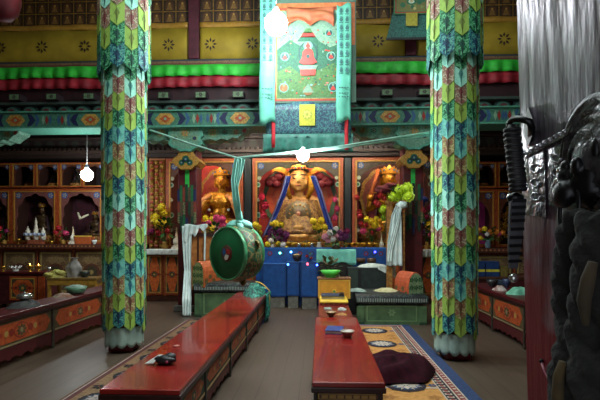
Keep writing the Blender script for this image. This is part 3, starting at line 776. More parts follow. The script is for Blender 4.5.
for d in (-1, 1):
    b = MB()
    for k, (q, h) in enumerate(((.5, .04), (.62, -.03), (.72, -.1), (.56, -.12))): b.ell((HX + d * q, YD + .3, HZ + h), (.12, .07, .1), 0, 10, 8, None, .2)
    b.build('ribbon_rosette', [mat('#7a1626', .6, 0, '#5a0f1c', 14)], t)
b = MB()
b.add([(HX - .2, YD - .16, zc + .22), (HX + .2, YD - .16, zc + .22), (HX + .26, YD - .2, zc - .1), (HX - .26, YD - .2, zc - .1)], [(0, 1, 2, 3)], 0)
b.build('apron', [brocade('#8c7a4a', '#4a3a2a', '#b8b090', 30)], t, solid=.02)
b = MB()
def silk(path, w, m, b):
    n = len(path)
    def fn(u, v):
        i = min(int(v * (n - 1)), n - 2); f = v * (n - 1) - i
        q = V(path[i]).lerp(V(path[i + 1]), f)
        return q + V(((u - .5) * w, .03 * math.sin(u * 9 + v * 4), .0))
    b.grid(fn, 8, 24, m)
SILK = [mat('#1c3590', .5, 0, '#152a74', 6), mat('#8f8cb8', .6)]
y_ = YD - .3
silk([(xs(288.5), y_, zs(176)), (xs(283), y_, zs(195)), (xs(275), y_, zs(215)), (xs(266), y_ - .03, zs(235))], .13, 0, b)
silk([(xs(287), y_ - .02, zs(176)), (xs(281), y_ - .03, zs(196)), (xs(273), y_ - .02, zs(216)), (xs(263.5), y_ - .05, zs(237))], .025, 1, b)
tag(b.build('blue_scarf', SILK, solid=.008), 'blue silk scarf slanting down the left side of the largest statue', 'scarf')
b = MB()
silk([(xs(313), y_, zs(176)), (xs(319), y_, zs(192)), (xs(325), y_, zs(212)), (xs(332), y_ - .03, zs(232))], .13, 0, b)
silk([(xs(315), y_ - .02, zs(176)), (xs(321), y_ - .03, zs(192)), (xs(327), y_ - .02, zs(212)), (xs(334), y_ - .05, zs(232))], .025, 1, b)
tag(b.build('blue_scarf', SILK, solid=.008), 'blue silk scarf slanting down the right side of the largest statue', 'scarf')
# right great statue, maroon shawl and raised sword
zr = zs(232)
t = buddha((xs(392), YD + .32, zr), 1.55, 'gilded statue in maroon shawl raising a sword, in the right great niche', pose=2, voxel=.018, robe=mat('#6a1422', .6, 0, '#4c0e18', 10))
halo(t, (xs(392), YD + .32, zr + .1), .66, 1.5, [GOLDP, mat('#8a3a24', .5), mat('#9c4a2a', .5, 0, '#6a2a1c', 20)], .26)
b = MB(); b.ell((xs(386), YD + .02, zs(189)), (.26, .14, .1), 0, 18, 12, None, .2); b.ell((xs(399), YD + .02, zs(191)), (.24, .14, .11), 0, 18, 12, None, .2); b.ell((xs(393), YD, zs(185)), (.2, .12, .07), 0, 18, 12, None, .2); b.ell((xs(404), YD, zs(197)), (.16, .1, .12), 0, 14, 10, None, .2)
b.build('shawl', [mat('#5c1022', .75, 0, '#420b18', 14)], t)
b = MB(); b.tube([(xs(371), YD - .05, zs(197)), (xs(380), YD, zs(168))], [.05, .035], 8, 0); b.ell((xs(371), YD - .06, zs(197)), .08, 1); b.tube([(xs(368), YD - .05, zs(194)), (xs(374), YD - .05, zs(198))], .03, 6, 1)
b.build('sword', [mat('#c0622e', .45, .2), GOLD], t)
# small figures in the side cabinets, dim behind the arches
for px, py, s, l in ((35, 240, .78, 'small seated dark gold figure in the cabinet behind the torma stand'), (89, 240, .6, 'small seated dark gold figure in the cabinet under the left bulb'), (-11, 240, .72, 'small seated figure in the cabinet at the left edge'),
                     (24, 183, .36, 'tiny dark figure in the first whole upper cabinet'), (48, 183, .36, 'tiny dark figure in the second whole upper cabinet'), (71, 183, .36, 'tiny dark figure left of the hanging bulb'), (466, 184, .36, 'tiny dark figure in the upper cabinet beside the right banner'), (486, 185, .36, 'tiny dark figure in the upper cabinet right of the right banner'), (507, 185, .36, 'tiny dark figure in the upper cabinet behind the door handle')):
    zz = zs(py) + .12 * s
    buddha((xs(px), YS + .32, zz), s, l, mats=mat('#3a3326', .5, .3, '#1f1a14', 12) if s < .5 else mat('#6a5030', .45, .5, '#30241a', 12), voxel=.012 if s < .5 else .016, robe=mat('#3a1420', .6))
b = MB(); b.tube([(xs(76.5), YS + .06, zs(212)), (xs(80), YS + .02, zs(218.5)), (xs(83), YS + .02, zs(216.5)), (xs(87.5), YS + .06, zs(214))], [.02, .035, .03, .02], 8, 0)
tag(b.build('white_scarf', [mat('#e0d9b8', .5)]), 'cream scarf folded in a V inside the cabinet under the left bulb', 'scarf')
# ---------- altar steps, lower cabinets and shelves of the far wall ----------
YA = 10.35
def xa(px): return X(px, YA)
def za(py): return Z(py, YA)
PANM = [mat('#a8522a', .5, 0, '#86401f', 18), mat('#d2692f', .5, 0, '#b4501f', 22), mat('#c89a44', .5, .1), mat('#24543c', .55), mat('#5f1a1a', .5, 0, '#481012', 10), mat('#4a4430', .6, 0, '#353222', 20), mat('#8a2a20', .5), mat('#b8a078', .6)]
def ornament_panel(p, a0, a1, b0, b1, lift=0.):
    """orange field with clipped corners, a flower medallion and gold lines"""
    w, h = a1 - a0, b1 - b0; c = min(w, h) * .22; ca, cb = (a0 + a1) / 2, (b0 + b1) / 2
    p.rect(a0, a1, b0, b1, 5, lift + .002)
    g = min(w, h) * .06
    p.frame(a0, a1, b0, b1, g, 2, lift + .003)
    e = g * 1.6
    p.p([(a0 + e, cb - h * .18), (a0 + e + c, b0 + e), (a1 - e - c, b0 + e), (a1 - e, cb - h * .18), (a1 - e, cb + h * .18), (a1 - e - c, b1 - e), (a0 + e + c, b1 - e), (a0 + e, cb + h * .18)], 1, lift + .004)
    r = min(w, h) * .3
    for d in (-1, 1):
        for k in range(3): p.disc(ca + d * (r * 1.15 + k * r * .34), cb, r * (.3 - .07 * k), (6, 0, 6)[k], lift + .006, 10)
        for q in (-1, 1): p.flower(ca + d * w * .26, cb + q * h * .2, r * .34, 0, 5, .3, .1, lift + .006)
    p.disc(ca, cb, r * .95, 6, lift + .005, 14); p.flower(ca, cb, r, 0, 8, .3, .2, lift + .007); p.flower(ca, cb, r * .8, 3, 8, .24, .2, lift + .009, .39); p.disc(ca, cb, r * .26, 2, lift + .011, 10)
def lower_cabinet(px0, px1, label, Y=YA + .05, zt=None, doors=1, group='lower cabinets along the far wall', M_=None):
    x0, x1 = X(px0, Y), X(px1, Y); zt = zt or za(252.5)
    t = thing('altar_cabinet', label, 'cabinet', ((x0 + x1) / 2, Y, 0), group)
    b = MB(); b.box(x0 + .004, x1 - .004, Y + .02, YB - .05, 0.0, zt, 0); b.box(x0 + .004, x1 - .004, Y - .01, Y + .02, 0, .12, 1); b.build('carcass', [PANM[0], WOODD], t)
    n = doors; w = (x1 - x0) / n
    for k in range(n):
        b = MB(); a0, a1 = x0 + k * w + .03, x0 + (k + 1) * w - .03
        b.box(a0, a1, Y - .012, Y + .02, .16, zt - .05, 0)
        p = Pl(b, (0, Y - .012, 0), (1, 0, 0), (0, 0, 1), (0, -1, 0)); ornament_panel(p, a0 + .03, a1 - .03, .2, zt - .09)
        b.build('door', M_ or PANM, t)
for a, c, l in ((110, 146, 'orange painted altar cabinet behind the left pillar banner'), (146, 181, 'orange painted altar cabinet beneath the yellow flowers, right of the left banner'), (181, 218, 'orange altar cabinet behind the khata-draped throne'), (218, 256, 'orange altar cabinet behind the hanging drum'),
                (256, 300, 'altar cabinet behind the left end of the blue altar step'), (300, 344, 'altar cabinet behind the mint cloth'), (344, 388, 'altar cabinet behind the right end of the blue altar step'), (388, 419, 'altar cabinet behind the right carved pillar'), (419, 438, 'narrow orange altar cabinet between carved pillar and right pillar banner')):
    lower_cabinet(a, c, l, doors=1 if c - a < 30 else 2)
b = MB(); b.box(xa(104), xa(438), YA - .03, YS - .04, za(252.5), za(250), 0); b.box(xa(104), xa(438), YA - .05, YA, za(251.8), za(249.6), 1)
tag(b.build('altar_shelf', [WOODD, mat('#c0893a', .5, .1)]), 'long altar shelf carrying the flowers in front of the great statues', 'shelf')
DKP = [mat('#5c3a26', .6, 0, '#432818', 14), mat('#8a7048', .6, 0, '#5c4a30', 40), mat('#9a8450', .6), mat('#3d3a28', .6), MAROON, mat('#6e5638', .6, 0, '#4c3a26', 40), mat('#5f2a1c', .6), mat('#8a7a60', .6)]
for i in range(1, 5):
    a = -70 + i * 36
    lower_cabinet(a, a + 35.6, ('dark carved cabinet outside the left edge', 'dark carved cabinet below the shelf outside the left edge', 'dark carved cabinet below the left shelf, behind the lamp-lit desk', 'dark carved cabinet below the left shelf, under the torma stand', 'dark carved cabinet below the left shelf, behind the plastic bag')[i], zt=za(248.5), group='dark cabinets under the left shelf', M_=DKP)
for i in range(3):
    a = 438 + i * 38
    lower_cabinet(a, a + 37.6, ('dark carved cabinet behind the right pillar banner', 'dark carved cabinet below the right shelf, behind the navy boxes', 'dark carved cabinet hidden by the open door')[i], zt=za(252), group='dark cabinets under the right shelf', M_=DKP)
def side_shelf(p0, p1, py, label):
    b = MB(); z = za(py); b.box(X(p0, YA), X(p1, YA), YA - .06, YS - .04, z - .075, z, 0); b.box(X(p0, YA), X(p1, YA), YA - .09, YA - .06, z - .09, z + .01, 1)
    p = Pl(b, (0, YA - .09, z - .04), (1, 0, 0), (0, 0, 1), (0, -1, 0))
    x = X(p0, YA) + .1
    while x < X(p1, YA) - .1: p.disc(x, 0, .02, 2, .003, 8); x += .09
    return tag(b.build('wall_shelf', [WOODD, mat('#5a3024', .5, 0, '#3c2018', 30), mat('#a06a3c', .5)]), label, 'shelf')
side_shelf(-70, 103.5, 244.6, 'long dark carved shelf running below the left shrine cabinets')
side_shelf(438.5, 556, 248, 'dark carved shelf below the right shrine cabinets')

# ---------- long low benches ----------
BEN = [LACQ, LACQD, mat('#6b4424', .5, 0, '#4d2f18', 20), mat('#b3562a', .5, 0, '#8f421e', 24), mat('#b08a48', .5), mat('#2d5540', .55), mat('#8f2d1c', .5), mat('#c9a878', .55), mat('#5c1518', .5, 0, '#45100f', 8)]
def bench(x0, x1, y0, y1, zt, label, side, posts, name='low_table', mats=None, zp=.2, skirt=True, group=None, worn=None, end=True, topm=LACQ, lift=0):
    """bench along the hall; side +1/-1 = decorated long face on that x side"""
    t = thing(name, label, 'table', ((x0 + x1) / 2, (y0 + y1) / 2, 0), group)
    M_ = mats or BEN
    b = MB(); b.box(x0, x1, y0, y1, zt - .035, zt, 0); b.build('top', [topm, LACQD], t, bevel=.006)
    b = MB(); b.box(x0 - .006, x1 + .006, y0 - .006, y1 + .006, zt - .075, zt - .036, 0); b.build('top_moulding', [LACQD], t, bevel=.006)
    b = MB(); b.box(x0 + .03, x1 - .03, y0 + .03, y1 - .03, zp - .02, zt - .075, 0); b.build('carcass', [M_[2]], t)
    xf = x1 - .03 if side > 0 else x0 + .03
    P = sorted(posts)
    u = V((0, 1, 0)) if side > 0 else V((0, -1, 0))
    for yp in P:
        b = MB(); b.box(xf - .02, xf + .02, yp - .022, yp + .022, 0, zt - .075, 0)
        b.build('post', [mat('#3a3a2e', .5, 0, '#2a2018', 12)], t, bevel=.004)
        b = MB(); xo = x0 + .04 if side > 0 else x1 - .04
        b.box(xo - .025, xo + .025, yp - .025, yp + .025, 0, zt - .075); b.build('leg', [LACQD], t)
    for ya, yb in zip(P[:-1], P[1:]):
        b = MB(); b.box(min(xf, xf + side * .006), max(xf, xf + side * .006), ya + .024, yb - .024, zp, zt - .08, 2)
        o_ = (xf + side * .006, 0, 0)
        p = Pl(b, o_, u, (0, 0, 1), (side, 0, 0))
        A, B = (ya + .04, yb - .04) if side > 0 else (-yb + .04, -ya - .04)
        w, h = B - A, zt - .1 - zp; c = .1; ca, cb = (A + B) / 2, zp + .01 + h / 2
        p.rect(A, B, zp + .015, zt - .095, 5, .002)
        p.p([(A + .02, cb), (A + .02 + c, zp + .03), (B - .02 - c, zp + .03), (B - .02, cb), (B - .02 - c, zt - .11), (A + .02 + c, zt - .11)], 3, .004)
        r = h * .36
        p.disc(ca, cb, r * 1.5, 6, .006, 18, r); p.disc(ca, cb, r * 1.3, 3, .007, 18, r * .86); p.flower(ca, cb, r * 1.1, 5, 8, .25, .2, .009, 0, r * .85); p.disc(ca, cb, r * .3, 7, .011, 10)
        for d in (-1, 1):
            for k in range(3): p.disc(ca + d * (r * 1.9 + k * .09), cb, r * (.5 - .12 * k), (6, 4, 6)[k], .006, 12)
        p.rect(A, B, zp - .012, zp + .012, 7, .008)
        b.build('side_panel', M_, t)
        if skirt:
            n = 6; pts = [(ya + .024, zp - .02)]
            for k in range(n * 4 + 1):
                q = k / (n * 4); pts.append((ya + .024 + (yb - ya - .048) * q, .06 + .035 * abs(math.sin(q * n * PI)) + (.0 if .1 < q < .9 else -.03)))
            pts.append((yb - .024, zp - .02))
            b = MB(); b.prism(pts, min(xf - side * .004, xf + side * .004), max(xf - side * .004, xf + side * .004), 0, 'x'); b.build('skirt_board', [M_[8]], t)
    if end:
        b = MB(); b.box(x0 + .03, x1 - .03, y0 + .018, y0 + .03, zp - .05, zt - .075, 2)
        p = Pl(b, (0, y0 + .018, 0), (1, 0, 0), (0, 0, 1), (0, -1, 0))
        p.rect(x0 + .04, x1 - .04, zt - .125, zt - .085, 4); p.rect(x0 + .05, x1 - .05, zt - .12, zt - .09, 2, .004)
        n = 7
        for k in range(n):
            q = x0 + .06 + (x1 - x0 - .12) * (k + .5) / n
            p.rect(q - .022, q + .022, zt - .117, zt - .093, 4, .006); p.disc(q, zt - .17, .028, 4, .004, 10); p.flower(q, zt - .17, .024, 6, 5, .3, .1, .006)
        p.rect(x0 + .04, x1 - .04, zt - .212, zt - .203, 4)
        p.rect(x0 + .05, x1 - .05, zp - .03, zt - .23, 8)
        b.build('end_panel', M_, t)
    return t
TB = .47
bench(-1.475, -.93, 3.06, 8.4, TB, 'long red lacquered low table at left, with the black pouch on it', 1, [3.1, 3.84, 4.92, 6.0, 7.1, 8.3], worn=1)
bench(-.055, .455, 3.27, 5.85, TB, 'nearer red low table at right, with blue book and bowl', -1, [3.31, 4.5, 5.8])
bench(-.02, .42, 5.87, 8.0, TB - .01, 'further red low table at right, carrying the yellow offering box', -1, [5.92, 6.9, 7.95], topm=mat('#7a1a1a', .28, 0, '#5c1414', 6))
DSK = [LACQ, LACQD, mat('#4a2a1a', .5, 0, '#361d12', 14), mat('#b44f24', .5, 0, '#94401c', 22), mat('#b08a48', .5), mat('#5a4a2c', .55, 0, '#443820', 20), mat('#8a2c1c', .5), mat('#8a7a58', .55), mat('#4f1216', .5)]
DTOP = mat('#5a1a1e', .35, 0, '#451216', 8)
bench(-3.92, -3.52, 4.7, 8.2, .6, 'near dark red desk at left with orange flower panels', 1, [4.74, 6.05, 7.45, 8.1], name='prayer_desk', mats=DSK, zp=.24, topm=DTOP, end=False)
bench(2.66, 3.25, 4.9, 8.6, .63, 'dark red desk at right with orange flower panel, behind the right banner', -1, [4.94, 6.25, 7.4, 8.55], name='prayer_desk', mats=DSK, zp=.24, topm=DTOP, end=False)
# frontal desk with lamps at far left
y0 = 9.2; zt = Z(273, y0); x0, x1 = X(-14, y0), X(45.5, y0)
t = thing('lamp_desk', 'small dark red desk at far left carrying butter lamps', 'desk', ((x0 + x1) / 2, y0, 0))
b = MB(); b.box(x0, x1, y0, y0 + .55, zt - .04, zt, 0); b.build('top', [DTOP], t, bevel=.006)
b = MB(); b.box(x0 + .02, x1 - .02, y0 + .03, y0 + .52, .1, zt - .04, 0); b.build('carcass', [MAROON], t)
w = .56
for k in range(1):
    a1 = x1 - .2 - k * (w + .04); 
    b = MB(); b.box(a1 - w, a1, y0 + .015, y0 + .03, .18, zt - .09, 0); p = Pl(b, (0, y0 + .015, 0), (1, 0, 0), (0, 0, 1), (0, -1, 0)); ornament_panel(p, a1 - w + .03, a1 - .03, .22, zt - .12); b.build('front_panel', DSK[3:4] + PANM[1:], t)
b = MB(); b.box(x1 - .17, x1 - .03, y0 + .015, y0 + .03, .18, zt - .09, 0); b.build('corner_panel', [DSK[3]], t)
for xx in (x0 + .04, x1 - .04):
    for yy in (y0 + .06, y0 + .49): b = MB(); b.box(xx - .03, xx + .03, yy - .03, yy + .03, 0, .1); b.build('foot', [WOODD], t)
# low yellow table
y0 = 8.75; zt = Z(279, y0); x0, x1 = X(46, y0), X(96, y0)
t = thing('yellow_table', 'low yellow table at left carrying the plastic bag', 'table', ((x0 + x1) / 2, y0, 0))
YTM = mat('#b98a34', .5, 0, '#96702a', 14)
b = MB(); b.box(x0, x1, y0, y0 + .42, zt - .04, zt, 0); b.build('top', [mat('#8a6a34', .45, 0, '#6d5228', 10)], t, bevel=.005)
b = MB(); b.box(x0 + .02, x1 - .02, y0 + .01, y0 + .03, zt - .14, zt - .04, 0); b.build('apron', [YTM], t)
b = MB(); b.box(x1 - .46, x1 - .02, y0 + .02, y0 + .4, .08, zt - .14, 0); p = Pl(b, (0, y0 + .02, 0), (1, 0, 0), (0, 0, 1), (0, -1, 0)); p.frame(x1 - .44, x1 - .04, .12, zt - .16, .03, 1); b.build('drawer_box', [YTM, mat('#8d6a2c', .5)], t)
for xx in (x0 + .04, x1 - .04):
    for yy in (y0 + .05, y0 + .37): b = MB(); b.box(xx - .025, xx + .025, yy - .025, yy + .025, 0, zt - .04); b.build('leg', [YTM], t)

# ---------- rugs ----------
def medallion(p, a, b, r, ms):
    p.disc(a, b, r, ms[0], .004, 20); p.flower(a, b, r * 1.08, ms[0], 8, .3, .5, .0045)
    p.disc(a, b, r * .72, ms[1], .006, 16); p.flower(a, b, r * .7, ms[2], 8, .24, .15, .008); p.flower(a, b, r * .86, ms[3], 8, .09, .66, .009, .39); p.disc(a, b, r * .16, ms[3], .01, 8)
RUGM = [mat('#2a3f6a', .9, 0, '#1f3054', 30, bump=.2), mat('#c98f4c', .9, 0, '#b07838', 24, bump=.2), mat('#241a24', .9), mat('#c8b8a8', .9), mat('#8f3a34', .9, 0, '#74302c', 30), mat('#2f4a74', .9), mat('#b0763c', .9)]
x0, x1, y0, y1 = .5, 1.45, 2.5, 7.72
b = MB(); b.box(x0, x1, y0, y1, 0, .03, 0); p = Pl(b, (0, 0, .03), (1, 0, 0), (0, 1, 0), (0, 0, 1))
p.rect(x0 + .0, x1 - .13, y0 + .08, y1 - .06, 3, .0015); p.rect(x0 + .02, x1 - .145, y0 + .1, y1 - .08, 4, .002); p.rect(x0 + .05, x1 - .2, y0 + .16, y1 - .13, 3, .0025)
p.rect(x0 + .05, x1 - .215, y0 + .18, y1 - .15, 2, .003)
n = 62
for k in range(n):   # key fret of the border
    yy = y0 + .2 + (y1 - y0 - .38) * k / n
    p.rect(x1 - .30, x1 - .235, yy, yy + .035, 3, .004); p.rect(x1 - .285, x1 - .25, yy + .008, yy + .05, 4, .005); p.rect(x1 - .185, x1 - .155, yy, yy + .03, 3, .004)
p.rect(x0 + .05, x1 - .31, y0 + .22, y1 - .2, 3, .005); p.rect(x0 + .05, x1 - .325, y0 + .24, y1 - .22, 1, .0055)
k = 0; yy = y1 - .55
while yy > y0 + .3:
    q = Pl(b, (0, 0, .036), (1, 0, 0), (0, 1, 0), (0, 0, 1)); medallion(q, .83, yy, .2, (2, 5, 3, 3))
    for d in (-1, 1):
        for s_ in (-1, 1): q.flower(.83 + d * .2, yy + s_ * .34, .07, 6, 5, .3, .1, .003)
    for xx in (.57, 1.09): q.flower(xx, yy, .05, 5, 6, .3, .1, .003)
    yy -= .86
for (a0, a1) in ((5.42, 5.46), (4.5, 4.53)): p.rect(x0 + .05, x1 - .33, a0, a1, 3, .008)
tag(b.build('patterned_rug', RUGM), 'orange rug with navy medallions and blue edge beside the right low tables', 'rug')
RGL = [mat('#6a4a34', .9, 0, '#523828', 30, bump=.2), mat('#8a6a4a', .9, 0, '#6d523a', 30), mat('#15121c', .9), mat('#a89a94', .9), mat('#5a2a28', .9), mat('#2f3a54', .9), mat('#7a5a3c', .9)]
x0, x1, y0, y1 = -2.335, -1.5, 2.6, 8.1
b = MB(); b.box(x0, x1, y0, y1, 0, .025, 0); p = Pl(b, (0, 0, .025), (1, 0, 0), (0, 1, 0), (0, 0, 1))
p.rect(x0 + .03, x1, y0 + .04, y1 - .04, 3, .0015); p.rect(x0 + .045, x1, y0 + .05, y1 - .05, 4, .002); p.rect(x0 + .1, x1, y0 + .1, y1 - .1, 1, .0025)
yy = y1 - .4
while yy > y0 + .2:
    q = Pl(b, (0, 0, .029), (1, 0, 0), (0, 1, 0), (0, 0, 1)); medallion(q, -1.97, yy, .19, (2, 5, 3, 3))
    for d in (-1, 1): q.flower(-1.97 + d * .17, yy + .33, .07, 2, 5, .3, .1, .003); q.rect(-1.97 + d * .2 - .05, -1.97 + d * .2 + .05, yy - .36, yy - .33, 4)
    yy -= .72
tag(b.build('runner_rug', RGL), 'brown runner rug with black medallions beside the long left table', 'rug')
# ---------- thrones ----------
def loaf(name, base, w, h, ln, ang, side_m, end_m, parent):
    """bolster: arch section swept along a turned axis; the patterned end faces the viewer"""
    b = MB(); b.mx = Matrix.Translation(V(base)) @ Matrix.Rotation(ang, 4, 'Z')
    sec = [(-w / 2, 0), (w / 2, 0), (w / 2, h * .5)] + [(w / 2 * math.cos(t * PI / 10), h * .5 + h * .5 * math.sin(t * PI / 10)) for t in range(1, 10)] + [(-w / 2, h * .5)]
    b.prism(sec, 0, ln, 0)
    p = Pl(b, (0, 0, 0), (1, 0, 0), (0, 0, 1), (0, -1, 0))
    p.p([(x * .93, h * .04 + z * .93) for x, z in sec], 1, .004)
    for q in range(9): p.flower((-.3 + .3 * (q % 3)) * w, h * (.2 + .27 * (q // 3)), .05, 2, 5, .3, .1, .007)
    for k in range(4):
        for d in (-1, 1):
            pp = Pl(b, (d * w / 2, 0, 0), (0, 1, 0), (0, 0, 1), (d, 0, 0)); pp.flower(ln * (.15 + .23 * k), h * (.25 + .16 * (k % 2)), .05, 2, 6, .3, .1)
    return b.build(name, [side_m, end_m, DGREEN], parent, bevel=.015)
CUSH = brocade('#0e1214', '#0a0c0e', '#35443f', 18)
def throne(x0, x1, y0, y1, zt, label, cmat):
    t = thing('throne', label, 'seat', ((x0 + x1) / 2, (y0 + y1) / 2, 0), 'low cushioned thrones')
    GB = mat('#58764e', .6, 0, '#455e3e', 7)
    b = MB(); b.box(x0 + .12, x1 - .12, y0 + .03, y1, 0.0, zt - .19, 0)
    p = Pl(b, (0, y0 + .03, 0), (1, 0, 0), (0, 0, 1), (0, -1, 0)); p.frame(x0 + .16, x1 - .16, .05, zt - .18, .02, 1); p.flower((x0 + x1) / 2, zt * .4, .07, 1, 6, .3, .1)
    b.build('platform', [GB, mat('#7a9a6a', .6)], t)
    for xx in (x0 + .06, x1 - .06):
        b = MB(); b.box(xx - .06, xx + .06, y0, y0 + .12, 0.03, zt - .19); b.box(xx - .065, xx + .065, y0 - .005, y0 + .125, 0, .05, 1); b.build('leg', [GB, mat('#2c4a30', .6)], t, bevel=.008)
    b = MB(); n = 26
    # quilted seat cushion with piped front
    def fn(u, v):
        a = v * 2 * PI; cy, cz = (y0 + y1) / 2, zt - .09
        sy = (y1 - y0) / 2 + .02; ex = .5
        yy = sy * math.copysign(abs(math.cos(a)) ** ex, math.cos(a)); zz = .11 * math.copysign(abs(math.sin(a)) ** ex, math.sin(a))
        return (x0 - .02 + (x1 - x0 + .04) * u, cy + yy, cz + zz * (1 - .25 * (abs(u - .5) * 2) ** 6))
    b.grid(fn, 30, 32, 0)
    b.add([fn(0, k / 32) for k in range(32)], [range(32)], 0); b.add([fn(1, k / 32) for k in range(32)], [range(32)], 0)
    for k in range(40):
        u = (k + .5) / 40; xx = x0 + (x1 - x0) * u
        b.box(xx - .004, xx + .004, y0 - .027, y0 - .015, zt - .12, zt - .06, 1)
    b.build('cushion', [cmat, mat('#b8c4bc', .7)], t)
    return t
tl = throne(-2.3, -1.15, 8.47, 9.0, Z(283, 8.6), 'green cushioned throne at left with khata over its back, behind the hanging drum', CUSH)
loaf('bolster', (X(198, 8.5), 8.5, Z(288, 8.5)), .3, .48, .42, -.55, mat('#c0602c', .6, 0, '#a04a22', 16), mat('#98a266', .65, 0, '#76804c', 30), tl)
xb0, xb1 = X(188, 8.98), X(228, 8.98)
b = MB(); zb = Z(234, 8.98)
for xx in (xb0, xb1): b.box(xx - .03, xx + .03, 8.94, 9.0, .3, zb)
b.box(xb0, xb1, 8.93, 9.0, zb - .05, zb + .02); b.box(xb0 + .02, xb1 - .02, 8.96, 8.985, Z(290, 9), zb - .05, 1); b.box(X(198, 9), X(199.5, 9), 8.94, 8.96, Z(290, 9), zb - .05); b.build('backrest', [WOODD, mat('#b9763a', .5, 0, '#8c5426', 10)], tl)
tr = throne(.62, 1.78, 7.85, 8.75, Z(294, 7.9), 'green cushioned throne at right with black striped cushion, beyond the rug', CUSH)
loaf('bolster', (X(416.5, 7.92), 7.97, Z(301, 7.92)), .3, .49, .45, .38, mat('#c4562e', .65, 0, '#a34524', 16), mat('#93ad84', .65, 0, '#6c8860', 26), tr)
xx = X(389, 8.7)
b = MB(); b.box(xx - .05, xx + .05, 8.62, 8.7, .3, Z(202, 8.7), 0); b.box(xx - .06, X(404, 8.7), 8.66, 8.7, Z(240, 8.7), Z(210, 8.7), 1); b.box(X(402, 8.7), X(404, 8.7), 8.62, 8.7, .3, Z(204, 8.7), 0); b.box(xx - .07, X(405, 8.7), 8.6, 8.7, Z(204, 8.7), Z(201, 8.7), 0)
b.build('backrest', [mat('#b9803a', .5, 0, '#7d5222', 20), WOODD], tr)
# black draped chest behind the right cushion
x0, x1 = X(347, 8.9), X(388, 8.9)
b = MB(); b.box(x0, x1, 8.82, 9.25, 0, Z(267.5, 8.85), 0); p = Pl(b, (0, 8.82, 0), (1, 0, 0), (0, 0, 1), (0, -1, 0)); p.rect(x0 + .02, x0 + .2, .3, Z(269, 8.85), 1); p.rect(x0 + .26, x1 - .03, .3, Z(269, 8.85), 2)
tag(b.build('black_chest', [BLACK, mat('#2c3a30', .6), mat('#101a1a', .6, 0, '#1d2c28', 10)], bevel=.012), 'black chest behind the right throne cushion, white cloth on top', 'chest')
# the blue altar in front
y0 = 9.55
BLM = [BLUE, mat('#2f7fd0', .5, 0, '#1f62b0', 12), mat('#143f80', .5), RED, mat('#3a3a5a', .5)]
def blue_chest(p0, p1, q0, q1, Y, dep, label):
    x0, x1 = X(p0, Y), X(p1, Y); t = thing('blue_chest', label, 'chest', ((x0 + x1) / 2, Y, 0), 'blue altar chests')
    b = MB(); b.box(x0, x1, Y, Y + dep, Z(q1, Y), Z(q0, Y), 0); p = Pl(b, (0, Y, 0), (1, 0, 0), (0, 0, 1), (0, -1, 0)); p.frame(x0 + .01, x1 - .01, Z(q1, Y) + .01, Z(q0, Y) - .01, .02, 2); b.build('front', BLM, t, bevel=.006)
    b = MB(); b.box(x0 + .03, x1 - .03, Y + .03, Y + dep, 0, Z(q1, Y), 0); b.build('plinth', [mat('#8a857a', .7, 0, '#6c685e', 12)], t)
blue_chest(286.5, 299.5, 262, 296, y0, .4, 'narrow bright blue altar chest right of the hanging drum')
blue_chest(300.5, 318, 262, 297, y0 - .1, .5, 'wider bright blue altar chest left of the yellow offering box')
blue_chest(262, 286, 264, 297, y0 + .05, .4, 'blue altar chest half hidden behind the hanging drum')
x0, x1 = X(256, 10.02), X(386, 10.02)
t = thing('blue_altar_step', 'long blue altar step with offerings, below the central statue', 'altar', ((x0 + x1) / 2, 10.0, 0))
b = MB(); b.box(x0, x1, 10.0, 10.27, 0.0, Z(247.5, 10.0), 0); p = Pl(b, (0, 10.0, 0), (1, 0, 0), (0, 0, 1), (0, -1, 0)); p.rect(x0, x1, Z(249, 10), Z(247.6, 10), 1)
for q, m in ((270, 3), (282, 4), (300, 3), (312, 4), (366, 3), (374, 4), (381, 3)): p.flower(X(q, 10), Z(253.5, 10), .06, m, 6, .35, .1); p.disc(X(q, 10), Z(253.5, 10), .025, 1, .006, 8)
b.build('riser', BLM, t)
# ---------- painted scrolls ----------
Yt = 7.9; ST = mpp(Yt)
xt = lambda px: X(px, Yt)
zt_ = lambda py: Z(py, Yt)
t = thing('painted_scroll', 'large painted scroll with red seated figure hanging in the centre', 'painting', ((xt(270) + xt(350)) / 2, Yt, zt_(151)))
SKIRT = brocade('#24485e', '#1c3a48', '#3f7c72', 26)
b = MB(); b.grid(lambda u, v: (xt(266) + (xt(351) - xt(266)) * u, Yt + .012 * math.sin(u * 11), zt_(138) + (zt_(102) - zt_(138)) * v), 30, 4); b.build('brocade_skirt', [SKIRT], t, solid=.006)
b = MB(); b.grid(lambda u, v: (xt(263) + (xt(353) - xt(263)) * u, Yt - .012 + .03 * math.sin(u * 40) * (1 - v), zt_(152) + (zt_(134) - zt_(152)) * v), 90, 4); b.build('pleated_hem', [mat('#357a6c', .6, 0, '#285e54', 12)], t, solid=.006)
b = MB(); b.box(xt(270), xt(356), Yt - .004, Yt + .004, zt_(103), zt_(-20), 0); p = Pl(b, (0, Yt - .004, 0), (1, 0, 0), (0, 0, 1), (0, -1, 0))
p.rect(xt(273), xt(349), zt_(101), zt_(8), 1, .002); p.rect(xt(276), xt(346.5), zt_(99.4), zt_(10), 2, .003); p.rect(xt(348.5), xt(355), zt_(46), zt_(4), 8, .004); p.rect(xt(270), xt(275), zt_(46), zt_(4), 8, .004); p.rect(xt(270), xt(355), zt_(8), zt_(3.5), 8, .005)
p.rect(xt(277), xt(346), zt_(98.6), zt_(11), 3, .004)
cx = xt(308)
random.seed(11)
def PP(a, q): return (xt(a), zt_(q))
p.p([PP(277, 50), PP(290, 40), PP(300, 46), PP(316, 40), PP(330, 48), PP(346, 42), PP(346, 98), PP(277, 98)], 5, .005)      # hills
